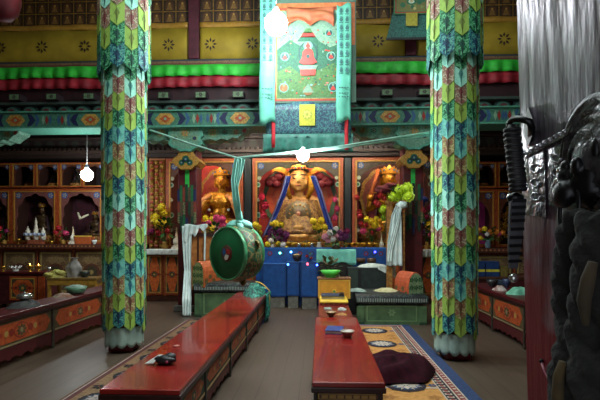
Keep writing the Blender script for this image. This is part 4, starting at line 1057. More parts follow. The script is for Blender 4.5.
p.p([PP(277, 72), PP(290, 66), PP(300, 74), PP(320, 70), PP(333, 64), PP(346, 72), PP(346, 98), PP(277, 98)], 4, .006)
for k in range(190):   # small figures, clouds and trees of the landscape
    a, q = random.uniform(279, 344), random.uniform(30, 96)
    if abs(a - 308) < 13 and 32 < q < 78: continue
    p.disc(xt(a), zt_(q), random.uniform(.5, 1.7) * ST, random.choice((3, 6, 7, 9, 10, 11, 5, 4, 5, 10)), .007 + .00005 * k, 7, random.uniform(.4, 1.2) * ST)
for a, q, r in ((285, 57, 4.5), (331, 57, 4.5), (284, 88, 5), (333, 88, 5), (329, 34, 4)):
    p.disc(xt(a), zt_(q), r * ST, 6, .018, 14); p.disc(xt(a), zt_(q), r * .8 * ST, (7, 10)[int(a) % 2], .0185, 14); p.p([PP(a - r * .55, q + r * .5), PP(a + r * .55, q + r * .5), PP(a, q - r * .5)], (8, 9)[int(a) % 2], .019); p.disc(xt(a), zt_(q - r * .5), r * .25 * ST, 3, .0195, 8)
p.disc(xt(308), zt_(91), 5 * ST, 7, .018, 14); p.p([PP(302, 93), PP(314, 93), PP(308, 84)], 3, .019)
for k in range(3):   # roof tiers of the shrine
    p.p([PP(308 - 11 + 3 * k, 42 - 4 * k), PP(308 + 11 - 3 * k, 42 - 4 * k), PP(308 + 7 - 2.4 * k, 37 - 4 * k), PP(308 - 7 + 2.4 * k, 37 - 4 * k)], (5, 9, 4)[k], .018)
p.disc(xt(308), zt_(54), 9.6 * ST, 10, .02, 20, 12 * ST); p.disc(xt(308), zt_(54), 8.2 * ST, 5, .021, 20, 10.5 * ST); p.disc(xt(308), zt_(46.5), 4.6 * ST, 6, .022, 16)
p.p([PP(301.5, 60), PP(303, 52), PP(306, 49), PP(310, 49), PP(313, 52), PP(314.5, 60)], 9, .023); p.disc(xt(308), zt_(46.8), 2.3 * ST, 9, .024, 12); p.p([PP(307, 44.5), PP(308, 42), PP(309, 44.5)], 9, .024)
p.p([PP(299, 63), PP(303, 57), PP(313, 57), PP(317, 63), PP(313, 65), PP(303, 65)], 9, .024); p.disc(xt(308), zt_(57), 2 * ST, 10, .026, 10)
p.p([PP(298, 66), PP(318, 66), PP(316, 70), PP(300, 70)], 3, .024); p.p([PP(300, 70), PP(316, 70), PP(315, 76), PP(301, 76)], 9, .023)
b.build('painting', [mat('#4a6a5a', .6), mat('#b04030', .6), GOLDP, mat('#7a9a80', .7, 0, '#5f8470', 26), mat('#4f7a44', .7, 0, '#3c6034', 34), mat('#2f6a50', .7, 0, '#24503e', 34), mat('#6fa896', .7), mat('#8a643c', .7), mat('#d0703a', .6, 0, '#b0582a', 16), mat('#c4382e', .6), mat('#1f4a48', .6), mat('#c87a6a', .7)], t)
b = MB(); b.grid(lambda u, v: (xt(287) + (xt(334) - xt(287)) * u, Yt - .05 - .03 * math.sin(v * 9 + u * 4), zt_(9) + (zt_(9 + 19 - 6 * abs(math.sin(u * PI * 2))) - zt_(9)) * (1 - v)), 40, 8); b.build('salmon_cover', [mat('#a8603a', .65, 0, '#964426', 8)], t, solid=.006)
b = MB(); b.box(xt(299.5), xt(315), Yt - .03, Yt - .022, zt_(126), zt_(105), 0); p = Pl(b, (0, Yt - .03, 0), (1, 0, 0), (0, 0, 1), (0, -1, 0)); p.disc((xt(299.5) + xt(315)) / 2, zt_(115), 5 * ST, 1, .003); p.flower((xt(299.5) + xt(315)) / 2, zt_(115), 4.6 * ST, 2, 8, .25, .2, .005); b.build('yellow_patch', [mat('#c8c83c', .6, 0, '#a8a832', 20), mat('#9aaa3a', .6), mat('#d8c860', .6)], t)
for a, c, q0, q1 in ((272, 275.5, 40, 148), (344.5, 348, 100, 151)):
    b = MB(); b.grid(lambda u, v: (xt(a) + (xt(c) - xt(a)) * u, Yt - .06 + .01 * math.sin(v * 8), zt_(q1) + (zt_(q0) - zt_(q1)) * v), 3, 12); b.build('red_ribbon', [mat('#c0202c', .55)], t, solid=.004)
def streamer(a, c, q0, q1):
    b = MB(); b.grid(lambda u, v: (xt(a) + (xt(c) - xt(a)) * (u + .06 * math.sin((1 - v) * 6) * (1 - v)), Yt - .09 - .03 * math.sin(u * 5) * (1 - v) ** 2, zt_(q1 + 2 * math.sin(u * 6)) + (zt_(q0) - zt_(q1)) * v), 8, 24, 0)
    p = Pl(b, (0, Yt - .105, 0), (1, 0, 0), (0, 0, 1), (0, -1, 0))
    w = c - a
    for k in range(8):
        q = q0 + 7 + k * 8.3
        if q > 80: break
        for d in (.3, .7):
            m = a + w * d; p.disc(xt(m), zt_(q), 1.7 * ST, 1, .004, 8, 2 * ST); p.rect(xt(m - 1.9), xt(m + 1.9), zt_(q + 3.2), zt_(q + 2.4), 1); p.flower(xt(m), zt_(q - 2), 1.6 * ST, 1, 5, .3, .1, .006)
    for q in (89.5, 95, 98.5):
        for d in range(4): p.rect(xt(a + 2 + d * (w - 4) / 4), xt(a + 2 + (d + .75) * (w - 4) / 4), zt_(q + 1), zt_(q), 1)
    b.build('printed_streamer', [mat('#62b8a0', .6, 0, '#54a48e', 6), mat('#2f6462', .6)], t, solid=.003)
streamer(260.5, 276, -6, 124); streamer(336.5, 351, 8, 123)
b = MB(); b.tube([(xt(266), Yt, zt_(-20)), (xt(360), Yt, zt_(-20))], .03, 8); b.build('hanging_rod', [WOODD], t)
b = MB(); b.tube([(xt(300), Yt, zt_(-20)), (xt(312), Yt, ZT)], .006, 5); b.tube([(xt(326), Yt, zt_(-20)), (xt(312), Yt, ZT)], .006, 5); b.build('cord', [LACQD], t)
# smaller scroll at top right
Y2 = 8.6; x2 = lambda px: X(px, Y2); z2 = lambda py: Z(py, Y2); S2 = mpp(Y2)
t = thing('painted_scroll', 'smaller scroll with flared dark green skirt at top, left of the right banner', 'painting', (x2(410), Y2, z2(41)))
b = MB(); b.prism([(x2(386.5), z2(40)), (x2(434), z2(41)), (x2(429), z2(14)), (x2(393), z2(14))], Y2, Y2 + .012, 0); b.prism([(x2(386), z2(41.5)), (x2(434), z2(42)), (x2(434), z2(39.4)), (x2(386), z2(39.4))], Y2 - .01, Y2 + .02, 1); b.build('flared_skirt', [brocade('#1f5a52', '#17443f', '#2f7a6c', 40), BLACK], t)
b = MB(); b.box(x2(393.5), x2(429), Y2 - .03, Y2 - .02, z2(17), z2(-40), 0); p = Pl(b, (0, Y2 - .03, 0), (1, 0, 0), (0, 0, 1), (0, -1, 0)); p.frame(x2(395), x2(427), z2(16), z2(-38), 1.2 * S2, 1); p.rect(x2(397), x2(425), z2(14), z2(-36), 2, .003)
for k in range(26): p.disc(x2(random.uniform(399, 423)), z2(random.uniform(-30, 12)), random.uniform(1, 3) * S2, random.choice((3, 4, 5)), .004 + .0003 * k, 9)
p.disc(x2(411), z2(5), 5 * S2, 3, .014, 14, 3.4 * S2); p.disc(x2(411), z2(5), 3 * S2, 6, .015, 12, 2 * S2); p.disc(x2(411), z2(4.5), 1.4 * S2, 5, .016, 8)
b.build('painting', [mat('#4f8a5a', .6), mat('#b0402c', .6), mat('#6f7a4a', .7, 0, '#8a7a48', 30), mat('#3f7a5a', .7), mat('#8a9a5a', .7), mat('#c8b878', .7), mat('#d8e4d0', .7)], t)
b = MB(); b.box(x2(405.5), x2(417), Y2 - .045, Y2 - .035, z2(29), z2(16), 0); b.build('yellow_patch', [mat('#b0a838', .6, 0, '#948c2e', 20)], t)
b = MB(); b.tube([(x2(411), Y2 - .02, z2(-39)), (x2(411), Y2 - .02, ZT)], .006, 5); b.build('cord', [LACQD], t)
# victory banner, only its lower lobe in the frame
c = at(3, 4, 5.6)
t = thing('victory_banner', 'dark red cylindrical cloth banner, its foot showing at the upper left corner', 'banner', c)
b = MB()
b.lathe([(.0, -.2), (.1, -.19), (.17, -.1), (.2, .02), (.2, .3), (.19, .5), (.21, .52), (.21, .9), (.0, .9)], c, 24); b.build('cloth_drum', [mat('#7a1424', .6, 0, '#58101c', 6)], t)
b = MB(); b.tube([c + V((0, 0, .9)), V((c.x, c.y, ZT))], .012, 6); b.build('cord', [LACQD], t)

# ---------- rope, knotted khata, and the drum that hangs from it ----------
Yr = 5.85
pa, pk, pb_, pr_ = at(150, 130, 5.95), at(237, 158, Yr), at(303, 152, Yr), at(429, 132.5, 5.8)
b = MB(); b.tube([pa, pa.lerp(pk, .5) + V((0, 0, -.012)), pk, pk.lerp(pr_, .5) + V((0, 0, -.03)), pr_], [.012, .012, .014, .016, .014], 7, 0)
pk2 = pk.lerp(pr_, .5)
b.tube([pk + V((0, .02, .0)), pk2 + V((0, .03, -.045)), pr_ + V((0, .02, -.03))], [.008, .01, .01], 7, 0)
tag(b.build('khata_rope', [mat('#a8d8c8', .6, 0, '#88bcac', 10)]), 'pale rope of twisted scarf stretched between the two banner pillars', 'rope')
DC = at(227, 253.5, Yr); n_ = V((-.62, -.785, 0)).normalized(); Rd = .345; Ld = .34
t = thing('hanging_drum', 'large green-faced temple drum hanging above the long left table', 'drum', DC + V((0, 0, -Rd)))
MX = Matrix.Translation(DC) @ n_.to_track_quat('Z', 'Y').to_matrix().to_4x4()
b = MB(); b.mx = MX; b.lathe([(0, .006), (Rd * .93, .004), (Rd * .96, -.01), (0, -.01)], (0, 0, 0), 40, 0)
b.build('drumhead', [mat('#146a3c', .5, 0, '#115a33', 4)], t)
b = MB(); b.mx = MX; b.lathe([(Rd * .93, .0), (Rd * .95, .014), (Rd * .99, .01), (Rd, -.03), (Rd * .97, -.045)], (0, 0, 0), 40, 0); b.lathe([(Rd * .97, -Ld + .045), (Rd, -Ld + .03), (Rd * .97, -Ld), (0, -Ld)], (0, 0, 0), 40, 0)
b.build('rim', [mat('#4f9a6a', .4, .1, '#357a4f', 14)], t)
b = MB(); b.mx = MX; b.lathe([(Rd * (.965 + .1 * math.sin(PI * k / 8)), -.04 - (Ld - .08) * k / 8) for k in range(9)], (0, 0, 0), 40, 0)
b.build('barrel', [brocade('#2c5a3c', '#5a3426', '#8a7c4c', 14)], t)
b = MB(); b.mx = MX
b.lathe([(0, .012), (.1, .012), (.106, .006), (0, .004)], (0, 0, 0), 24, 0)
for k in range(3):
    a0 = 2 * PI * k / 3
    b.add([(.085 * q * math.cos(a0 + f), .085 * q * math.sin(a0 + f), .0145) for q, f in ((0, 0), (.45, -.2), (.85, -.1), (1, .35), (.9, .9), (.7, 1.6), (.45, 1.7), (.3, 1.2))], [range(8)], k + 1)
b.build('swirl_emblem', [mat('#5a2a26', .5), mat('#b02a2a', .5), mat('#2f5f9a', .5), mat('#d8d4c8', .5)], t)
for a in (.3, .3 + PI * .5, .3 + PI, .3 + PI * 1.5): b = MB(); b.mx = MX; b.lathe([(.05, -.012), (.062, 0), (.05, .012), (.038, 0), (.05, -.012)], (Rd * 1.07 * math.cos(a), Rd * 1.07 * math.sin(a), -Ld * .5), 12, 0); b.build('iron_ring', [mat('#8a7a4a', .4, .7)], t)
# khata from the rope to the drum
top = pk; bot = at(236, 226, Yr) + V((.06, .1, 0)); kx = V((1, 0, 0))
t2 = thing('khata', 'mint scarf hanging from the rope and knotted on top of the drum', 'scarf', bot)
MK = mat('#9fe6d6', .55, 0, '#7fccbc', 7)
def strip(name, path, wid, parent, m, fold=.02, nf=3, nu=12, nv=30, solid=.004):
    path = [V(q) for q in path]; n = len(path); b = MB()
    def fn(u, v):
        s = v * (n - 1); i = min(int(s), n - 2); f = s - i; f2 = f * f * (3 - 2 * f)
        q = path[i].lerp(path[i + 1], f if n < 4 else f2 * .3 + f * .7); w = wid[i] + (wid[i + 1] - wid[i]) * f
        return q + V(((u - .5) * w, -fold * math.sin(u * nf * 2 * PI + v * 3), 0))
    b.grid(fn, nu, nv); return b.build(name, [m], parent, solid=solid)
strip('hanging_strip', [top, at(234, 180, Yr), at(236.5, 200, Yr) , at(236, 222, Yr) + V((.03, .08, 0))], [.06, .07, .09, .07], t2, MK, .02, 2)
strip('hanging_strip', [top + V((.03, -.01, 0)), at(241.5, 160, Yr), at(240.5, 172, Yr), at(236.5, 188, Yr)], [.05, .09, .06, .02], t2, MK, .015, 2)
b = MB(); q = at(236, 222, Yr) + V((.03, .08, 0)); b.ell(q, (.05, .05, .05), 0, 12, 8, None, .2)
for d in (-1, 1): b.ell(q + V((d * .09, 0, -.03)), (.085, .05, .05), 0, 12, 8, Matrix.Rotation(d * .5, 3, 'Y'), .25)
b.ell(q + V((.02, -.03, -.07)), (.06, .04, .07), 0, 12, 8, None, .25); b.tube([q + V((0, 0, .03)), q + V((.0, 0, .14))], [.05, .03], 10)
b.build('bow_knot', [MK], t2)

# ---------- flowers ----------
def leafcluster(b, c, r, n, m, seed=0):
    rd = random.Random(seed)
    for k in range(n):
        a = rd.uniform(0, 2 * PI); e = rd.uniform(-.5, 1.2); d = V((math.cos(a) * math.cos(e), math.sin(a) * math.cos(e), math.sin(e)))
        q = V(c) + d * r * rd.uniform(.3, .8); s = r * rd.uniform(.35, .6); side = d.cross(V((0, 0, 1))).normalized() * s * .32
        b.add([q, q + d * s * .5 + side, q + d * s + V((0, 0, -.1 * s)), q + d * s * .5 - side], [(0, 1, 2, 3)], m)
def blossom_mesh(r, m, core=None):
    b = MB(); b.ell((0, 0, 0), r * .72, 0, 8, 6)
    rd = random.Random(5)
    for ring, (e, n, l) in enumerate(((1.2, 5, .95), (.6, 8, 1.05), (0, 9, 1.1), (-.6, 7, 1.))):
        for k in range(n):
            a = 2 * PI * (k + .5 * (ring % 2)) / n; d = V((math.cos(a) * math.cos(e), math.sin(a) * math.cos(e), math.sin(e)))
            u = V((-math.sin(a), math.cos(a), 0)) * r * .32; o = d.cross(u.normalized()) * .0
            b.add([d * r * .45, d * r * .8 + u, d * r * l, d * r * .8 - u], [(0, 1, 2, 3)], 0)
    return b.mesh('blossom', [m], V((0, 0, 0)))
BMESH = {}
def bouquet(loc, label, spec, vase=None, vh=.18, vr=.06, rr=.2, hgt=.25, leaf=26, group=None, name='flower_bouquet', seed=1):
    """spec: list of (dx, dz, radius, colour, dy)"""
    t = thing(name, label, 'flowers', loc, group); L = V(loc)
    b = MB(); b.lathe([(vr * .6, 0), (vr * .75, vh * .1), (vr, vh * .45), (vr * .6, vh * .8), (vr * .8, vh), (vr * .5, vh)], L, 14); b.build('vase', [vase or GOLDP], t)
    b = MB(); leafcluster(b, L + V((0, 0, vh + hgt * .45)), rr, leaf, 0, seed)
    for dx, dz, r, m, dy in spec: b.tube([L + V((0, 0, vh * .9)), L + V((dx * .5, dy * .5, vh + (dz - vh) * .6)), L + V((dx, dy, dz))], .006, 5, 0)
    b.build('foliage', [LEAF], t)
    for dx, dz, r, m, dy in spec:
        key = (round(r, 3), m.name)
        if key not in BMESH: BMESH[key] = blossom_mesh(r, m)
        o = bpy.data.objects.new('blossom', BMESH[key]); COL.objects.link(o); o.parent = t; o.location = (dx, dy, dz); o.rotation_euler = (dx * 9, dz * 7, dx * 13); OFF[o.name] = OFF[t.name]
    return t
CRY = mat('#f0d828', .5, 0, '#d4b41c', 20); CHART = mat('#c4dc2c', .5, 0, '#9fbc22', 20); PNK = mat('#d84a7a', .55, 0, '#b8325e', 20); WHT = mat('#e8e0dc', .6); RDF = mat('#c0222e', .55, 0, '#94161f', 20); PUR = mat('#7a2468', .6, 0, '#56184a', 20); ORF = mat('#e8902c', .55, 0, '#c06f1c', 20); LPK = mat('#e8a0b4', .6); MAG = mat('#a02060', .6, 0, '#7a1648', 20); BLF = mat('#2b4aa0', .55)
Yb = 10.5; Zb = za(250); sb = mpp(Yb)
def spec_px(px0, Y, zb, items):
    s = mpp(Y); out = []
    for k, (px, py, rp, m) in enumerate(items): out.append((X(px, Y) - X(px0, Y), Z(py, Y) - zb, rp * s, m, -.05 + .035 * (k % 3)))
    return out
bouquet((X(165, Yb), Yb, Zb), 'tall yellow chrysanthemum bouquet beside the gilded carved panel', spec_px(165, Yb, Zb, [(162, 207, 5.2, CRY), (164.5, 213, 5, CRY), (155, 217.5, 5, CRY), (158, 222, 4.6, CRY), (164, 223, 4.4, CRY), (167, 231, 3.4, RDF), (171, 236, 3, ORF), (152, 231, 3.2, MAG), (148, 233, 3, MAG), (159, 233, 3, RDF)]), rr=.32, hgt=.6, leaf=60, vr=.08)
bouquet((X(214, Yb), Yb, Zb), 'pink and yellow bouquet in front of the left great statue', spec_px(214, Yb, Zb, [(217, 218, 4, PNK), (222, 219, 4.4, PNK), (212, 219, 3.4, CRY), (206, 218, 3.2, CRY), (209, 222, 3.4, PNK), (219, 224, 4, PNK), (213.5, 228, 4, CRY), (224, 225, 3.4, PNK), (204, 224, 3, MAG), (217, 229, 3.6, LPK)]), rr=.3, hgt=.4, leaf=40)
bouquet((X(258, Yb), Yb, Zb), 'small yellow bouquet just right of the drum top', spec_px(258, Yb, Zb, [(256, 224.5, 3.4, CRY), (259, 227, 3.6, CRY), (260, 232, 3, CRY)]), rr=.16, hgt=.2)
bouquet((X(278, 10.42), 10.42, Zb), 'purple bouquet topped by yellow flowers, left of the central statue', spec_px(278, 10.42, Zb, [(272, 224, 3.2, CRY), (276, 223, 3.6, CRY), (281, 225, 3.6, CRY), (272, 233, 5, PUR), (279, 231, 5.4, PUR), (285, 235, 5, PUR), (277, 238, 5.4, PUR), (271, 239, 4.4, PUR), (283, 240, 4.6, PUR)]), rr=.22, hgt=.3, seed=3)
Yc_ = 10.12; Zc_ = Z(247.5, 10.0)
bouquet((X(275, Yc_), Yc_, Zc_), 'low yellow and white bouquet at the left end of the blue step', spec_px(275, Yc_, Zc_, [(268, 244, 3.2, CRY), (273, 246.5, 3.2, WHT), (278, 244, 3.4, CRY), (283, 244.5, 3.2, WHT), (271, 240.5, 3, WHT), (286, 248, 2.6, CRY)]), rr=.18, hgt=.12, vh=.08, seed=4)
bouquet((X(319, Yb), Yb, Zb), 'round yellow bouquet right of the central statue', spec_px(319, Yb, Zb, [(313, 221, 4.6, CRY), (321, 220.5, 3.6, CRY), (318, 226, 4.6, CRY), (324.5, 227, 4, CRY), (314, 227, 3.2, CRY)]), rr=.2, hgt=.3, vase=WHITE, seed=5)
bouquet((X(372, Yb), Yb, Zb), 'yellow and red bouquet in front of the right great statue', spec_px(372, Yb, Zb, [(366, 219, 3.4, CRY), (371, 221, 3.6, CRY), (369, 227, 3.4, ORF), (375, 225, 4, CRY), (366, 225, 3, RDF), (378, 229, 3.2, PNK), (363, 231, 3.4, PNK), (372, 232, 3.2, RDF), (360, 216, 3.6, RDF), (376, 219, 3, CRY)]), rr=.17, hgt=.35, leaf=40, seed=6)
bouquet((X(387, 10.45), 10.45, Zb), 'chartreuse flower ball bouquet low behind the right throne', spec_px(387, 10.45, Zb, [(383, 210, 5.4, CHART), (389, 213, 4.6, CHART), (384, 218, 3.4, CHART), (378, 205, 3.6, RDF)]), rr=.16, hgt=.5, leaf=40, seed=7)
bouquet((X(427, Yb), Yb, Zb), 'dark mixed bouquet with yellow ball, left of the right pillar banner', spec_px(427, Yb, Zb, [(430, 225.5, 5, CRY), (423, 211, 3.4, PNK), (425, 200, 4.4, BLF), (421, 205, 4, BLF), (429, 208, 3.6, MAG), (424, 232, 3.4, PUR), (430, 235, 3.4, PNK), (421, 224, 3.4, BLF), (427, 217, 3.4, MAG)]), rr=.3, hgt=.55, leaf=46, seed=8)
# bouquet on the mint cloth
Ym = 9.35; Zm = Z(249.5, Ym)
bouquet((X(336, Ym), Ym, Zm), 'pink, white and purple bouquet standing on the mint cloth', spec_px(336, Ym, Zm, [(325, 237, 3.8, LPK), (330, 233, 4.4, WHT), (336, 228.5, 3.4, WHT), (333, 239, 3.6, WHT), (340, 233, 4.6, PUR), (345, 236, 4, PUR), (341, 238, 3.8, PUR), (337, 235, 3.6, LPK), (347, 231, 3.2, MAG), (328, 241, 3, LPK)]), rr=.26, hgt=.18, vh=.1, vr=.1, leaf=44, vase=mat('#5a4030', .5), seed=9)
# pompoms on the right throne's back
zp = Z(203, 8.66)
bouquet((X(396, 8.66), 8.66, Z(201, 8.7)), 'big chartreuse pompom flowers on top of the tall throne back', spec_px(396, 8.66, Z(201, 8.7), [(392, 198, 6.4, CHART), (399, 191, 6.6, CHART), (407, 189, 6.6, CHART), (408, 197, 6, CHART), (397, 199, 5.6, CHART), (403, 199, 5.4, CHART)]), vh=.03, vr=.09, rr=.2, hgt=.1, seed=10, vase=LEAF)
# side shelves
Zl = za(244.6); Zr = za(248)
bouquet((X(63, 10.45), 10.45, Zl), 'red rose bouquet on the left shelf beside the torma stand', spec_px(63, 10.45, Zl, [(60, 228, 3.6, RDF), (66, 233, 3.6, PNK), (61, 236, 3, RDF), (57, 232, 2.6, RDF)]), rr=.2, hgt=.2, vh=.1, seed=11)
bouquet((X(4, 10.45), 10.45, Zl), 'dark red flowers on the left shelf at the left edge', spec_px(4, 10.45, Zl, [(1, 228, 3, RDF), (7, 231, 2.6, MAG), (0, 235, 2.6, RDF)]), rr=.22, hgt=.2, vh=.1, seed=12)
bouquet((X(488, 10.45), 10.45, Zr), 'orange and yellow bouquet on the right shelf beside the right banner', spec_px(488, 10.45, Zr, [(479, 230, 2.8, ORF), (484, 229, 3, CRY), (490, 232, 3.4, ORF), (486, 234, 2.8, WHT), (496, 232, 2.8, ORF), (499, 234, 2.6, PNK), (480, 238, 2.8, CRY), (510, 237, 2.4, CRY), (503, 233, 2.6, ORF)]), vase=mat('#6f8a9a', .3), rr=.26, hgt=.14, vh=.18, vr=.07, leaf=44, seed=13)
# pink garlands on the niche frames
def garland(px, items, label, m, Y=YS - .1):
    s = mpp(Y); b0 = V((X(px, Y), Y, Z(items[-1][1], Y))); t = thing('rosette_garland', label, 'garland', b0, 'rosette garlands on the niches')
    b = MB(); b.tube([(X(px, Y), Y + .02, Z(items[0][1] - 6, Y)), (X(px, Y), Y + .02, Z(items[-1][1], Y))], .01, 5); b.build('cord', [RED], t)
    for a, q, r in items:
        key = (r, m.name, 'g')
        if key not in BMESH: BMESH[key] = blossom_mesh(r * s, m)
        o = bpy.data.objects.new('rosette', BMESH[key]); COL.objects.link(o); o.parent = t; o.location = V((X(a, Y), Y - .03, Z(q, Y))) - b0; OFF[o.name] = OFF[t.name]
garland(263.5, [(262, 197, 4.6), (265.5, 206, 5), (263.5, 215, 5)], 'three big crimson rosettes hanging left of the largest statue', mat('#d8264a', .55, 0, '#b01838', 18))
garland(336, [(335, 200, 3.6), (337, 209, 4), (335, 218, 4)], 'pink rosettes hanging right of the largest statue', PNK)
garland(358, [(357, 198, 3.4), (359, 213, 4), (361, 224, 3.6)], 'red rosettes at the left edge of the right great niche', RDF)
garland(381, [(380, 196, 3.8), (376, 203, 3.8), (384, 199, 3.6)], 'red rosettes beneath the raised sword in the right niche', RDF)
# ---------- offerings on shelves and altars ----------
TORM = mat('#e4ddcb', .6, 0, '#c4bba6', 20)
def stupa(loc, h, label, m=TORM, name='white_stupa'):
    t = thing(name, label, 'stupa', loc, 'small white stupas'); L = V(loc)
    b = MB(); b.box(L.x - .17 * h, L.x + .17 * h, L.y - .17 * h, L.y + .17 * h, L.z, L.z + .12 * h); b.box(L.x - .13 * h, L.x + .13 * h, L.y - .13 * h, L.y + .13 * h, L.z + .12 * h, L.z + .2 * h); b.build('base', [m], t)
    b = MB(); b.lathe([(.1 * h, .2 * h), (.15 * h, .28 * h), (.15 * h, .42 * h), (.08 * h, .5 * h), (.06 * h, .52 * h), (.06 * h, .56 * h)], L, 14); b.build('dome', [m], t)
    b = MB(); b.lathe([(.07 * h, .56 * h), (.075 * h, .6 * h), (.05 * h, .62 * h), (.055 * h, .68 * h), (.035 * h, .72 * h), (.04 * h, .78 * h), (.02 * h, .84 * h), (.03 * h, .9 * h), (0, h)], L, 12); b.build('spire', [mat('#d8c0a0', .5)], t)
    return t
stupa((X(177, Yb), Yb - .05, Zb), .52, 'small white stupa beside the tall yellow bouquet')
stupa((X(381, Yb), Yb - .08, Zb), .36, 'small white stupa under the chartreuse flowers')
stupa((X(73, 10.4), 10.4, Zl), .42, 'small white stupa on the left shelf, right of the red roses')
# white torma stand
q = V((X(36, 10.42), 10.42, Zl)); t = thing('torma_stand', 'white three-coned torma offering on the left shelf', 'offering', q)
b = MB(); b.box(q.x - .17, q.x + .17, q.y - .06, q.y + .06, q.z, q.z + .1); b.build('tray', [mat('#a0583c', .5, 0, '#7a3c28', 20)], t)
for k, (d, h) in enumerate(((-.19, .42), (0, .62), (.17, .4))):
    b = MB(); b.lathe([(.055, .1), (.06, .2), (.045, .28), (.05, .32), (.022, h * .75), (.03, h * .8), (0, h)], q + V((d, 0, 0)), 10); b.build('torma_cone', [TORM], t)
b = MB(); b.box(q.x - .25, q.x + .25, q.y - .075, q.y - .062, q.z + .2, q.z + .26); 
for k in range(5): b.ell(q + V((-.2 + .1 * k, -.08, .23)), (.03, .015, .03), 0, 8, 6)
b.build('crossbar', [mat('#b8c4dc', .6)], t)
b = MB(); b.box(X(76, 10.4), X(92, 10.4), 10.33, 10.5, Zl, Z(237, 10.4), 0); b.box(X(75.5, 10.4), X(90, 10.4), 10.32, 10.5, Z(237, 10.4), Z(235.6, 10.4), 1)
tag(b.build('offering_box', [mat('#b0562a', .5), mat('#d8b04a', .5)], bevel=.006), 'orange box with yellow lid on the left shelf', 'box')
def cup(loc, r, h, m, label, name='offering_bowl', group=None, foot=True, content=None, cat='bowl'):
    t = thing(name, label, cat, loc, group); L = V(loc)
    b = MB(); b.lathe([(r * .5, 0), (r * .45, h * .12), (r * .75, h * .4), (r, h), (r * .92, h), (r * .7, h * .5), (0, h * .3)], L, 16); b.build('bowl', [m], t)
    if content: b = MB(); b.ell(L + V((0, 0, h * .8)), (r * .85, r * .85, h * .35), 0, 12, 8, None, .1); b.build('contents', [content], t)
    return t
SILV = mat('#c8ccc8', .25, .9); BRASS = mat('#c79a3a', .3, .9)
cup((X(94.5, 10.4), 10.4, Zl), .06, .1, WHITE, 'white cup at the right end of the left shelf', cat='cup')
cup((X(52, 10.4), 10.38, Zl), .05, .08, BRASS, 'small brass bowl left of the red roses')
def butter_lamp(loc, s, label, flame=False, group='butter lamps on the far left desk'):
    t = thing('butter_lamp', label, 'lamp', loc, group); L = V(loc)
    b = MB(); b.lathe([(.4 * s, 0), (.36 * s, .06 * s), (.1 * s, .2 * s), (.12 * s, .45 * s), (.42 * s, .7 * s), (.48 * s, 1. * s), (.44 * s, 1. * s), (0, .8 * s)], L, 14); b.build('chalice', [BRASS], t)
    if flame: b = MB(); b.lathe([(0, 0), (.07 * s, .06 * s), (.06 * s, .16 * s), (0, .34 * s)], L + V((0, 0, 1. * s)), 8); b.build('flame', [glow('#ffb54a', 14)], t)
Zd = Z(273, 9.2)
butter_lamp((X(30, 9.35), 9.35, Zd), .13, 'brass butter lamp with a burning flame on the far left desk', True)
butter_lamp((X(38.5, 9.4), 9.4, Zd), .12, 'brass butter lamp with tiny flame, right of the brighter one', True)
butter_lamp((X(3, 9.35), 9.35, Zd), .11, 'brass butter lamp on the far left desk at the left edge', False)
butter_lamp((X(19, 10.4), 10.38, Zl), .13, 'brass butter lamp on the left shelf, left of the torma stand', False, None)
q = V((X(15.5, 9.32), 9.32, Zd)); t = thing('lotus_bowl', 'white lotus-shaped bowl on the far left desk', 'bowl', q)
b = MB(); b.lathe([(.05, 0), (.06, .02), (.05, .05), (0, .05)], q, 12); b.build('base', [WHITE], t)
for k in range(9):
    a = 2 * PI * k / 9; d = V((math.cos(a), math.sin(a), 0)); u = V((-math.sin(a), math.cos(a), 0)); b = MB(); c = q + V((0, 0, .04))
    b.add([c + d * .03, c + d * .08 + u * .035 + V((0, 0, .03)), c + d * .12 + V((0, 0, .08)), c + d * .08 - u * .035 + V((0, 0, .03))], [(0, 1, 2, 3)]); b.build('petal', [mat('#e8e8e4', .5)], t, solid=.006)
cup((X(46, 9.3), 9.4, Zd), .05, .09, SILV, 'silver bowl at the right end of the far left desk')
# yellow table things
zt = Z(279, 8.75)
b = MB()
def heap(b, c, rx, ry, h, m=0, seed=0, nu=26, nv=14, p=1.):
    rd = random.Random(seed); ph = [rd.uniform(0, 6) for _ in range(6)]
    def fn(u, v):
        a = 2 * PI * u; r = 1 - v
        w = 1 + .12 * math.sin(3 * a + ph[0]) + .07 * math.sin(7 * a + ph[1])
        z = h * (1 - r ** 2.2) * (1 + .22 * math.sin(5 * r * 2 + 2 * a + ph[2]) * r + .1 * math.sin(6 * a + ph[3] + r * 8) * r)
        return V(c) + V((rx * r * w * math.cos(a), ry * r * w * math.sin(a), max(0, z)))
    b.grid(fn, nu, nv, m)
heap(b, (X(56, 8.92), 8.95, zt), .2, .14, .15, 0, 2); b.ell((X(50, 8.9), 8.85, zt + .05), (.1, .07, .05), 0, 12, 8, None, .2); b.ell((X(61, 8.9), 8.88, zt + .09), (.1, .06, .05), 0, 12, 8, None, .2)
tag(b.build('folded_cloth', [mat('#b8b060', .7, 0, '#98903e', 9)]), 'crumpled pale yellow cloth on the low yellow table', 'cloth')
b = MB(); c = V((X(73.5, 8.95), 8.98, zt))
def bagf(u, v):
    a = 2 * PI * u; r = (.15 if v < .5 else .15 - (v - .5) * .24) * (1 + .12 * math.sin(5 * a + v * 6)); r = r if v < .85 else .05 + (v - .85) * .25
    return c + V((r * math.cos(a), r * .7 * math.sin(a), .38 * v))
b.grid(bagf, 24, 14); b.poly([bagf(k / 24, 0) for k in range(24)])
tag(b.build('plastic_bag', [mat('#9c9690', .35, 0, '#7d7872', 9)]), 'pale knotted plastic bag on the low yellow table', 'bag')
cup((X(84.5, 8.9), 8.92, zt), .1, .12, mat('#2f3a34', .4), 'dark round bowl on the low yellow table, right of the plastic bag', content=mat('#6a5a3a', .7))
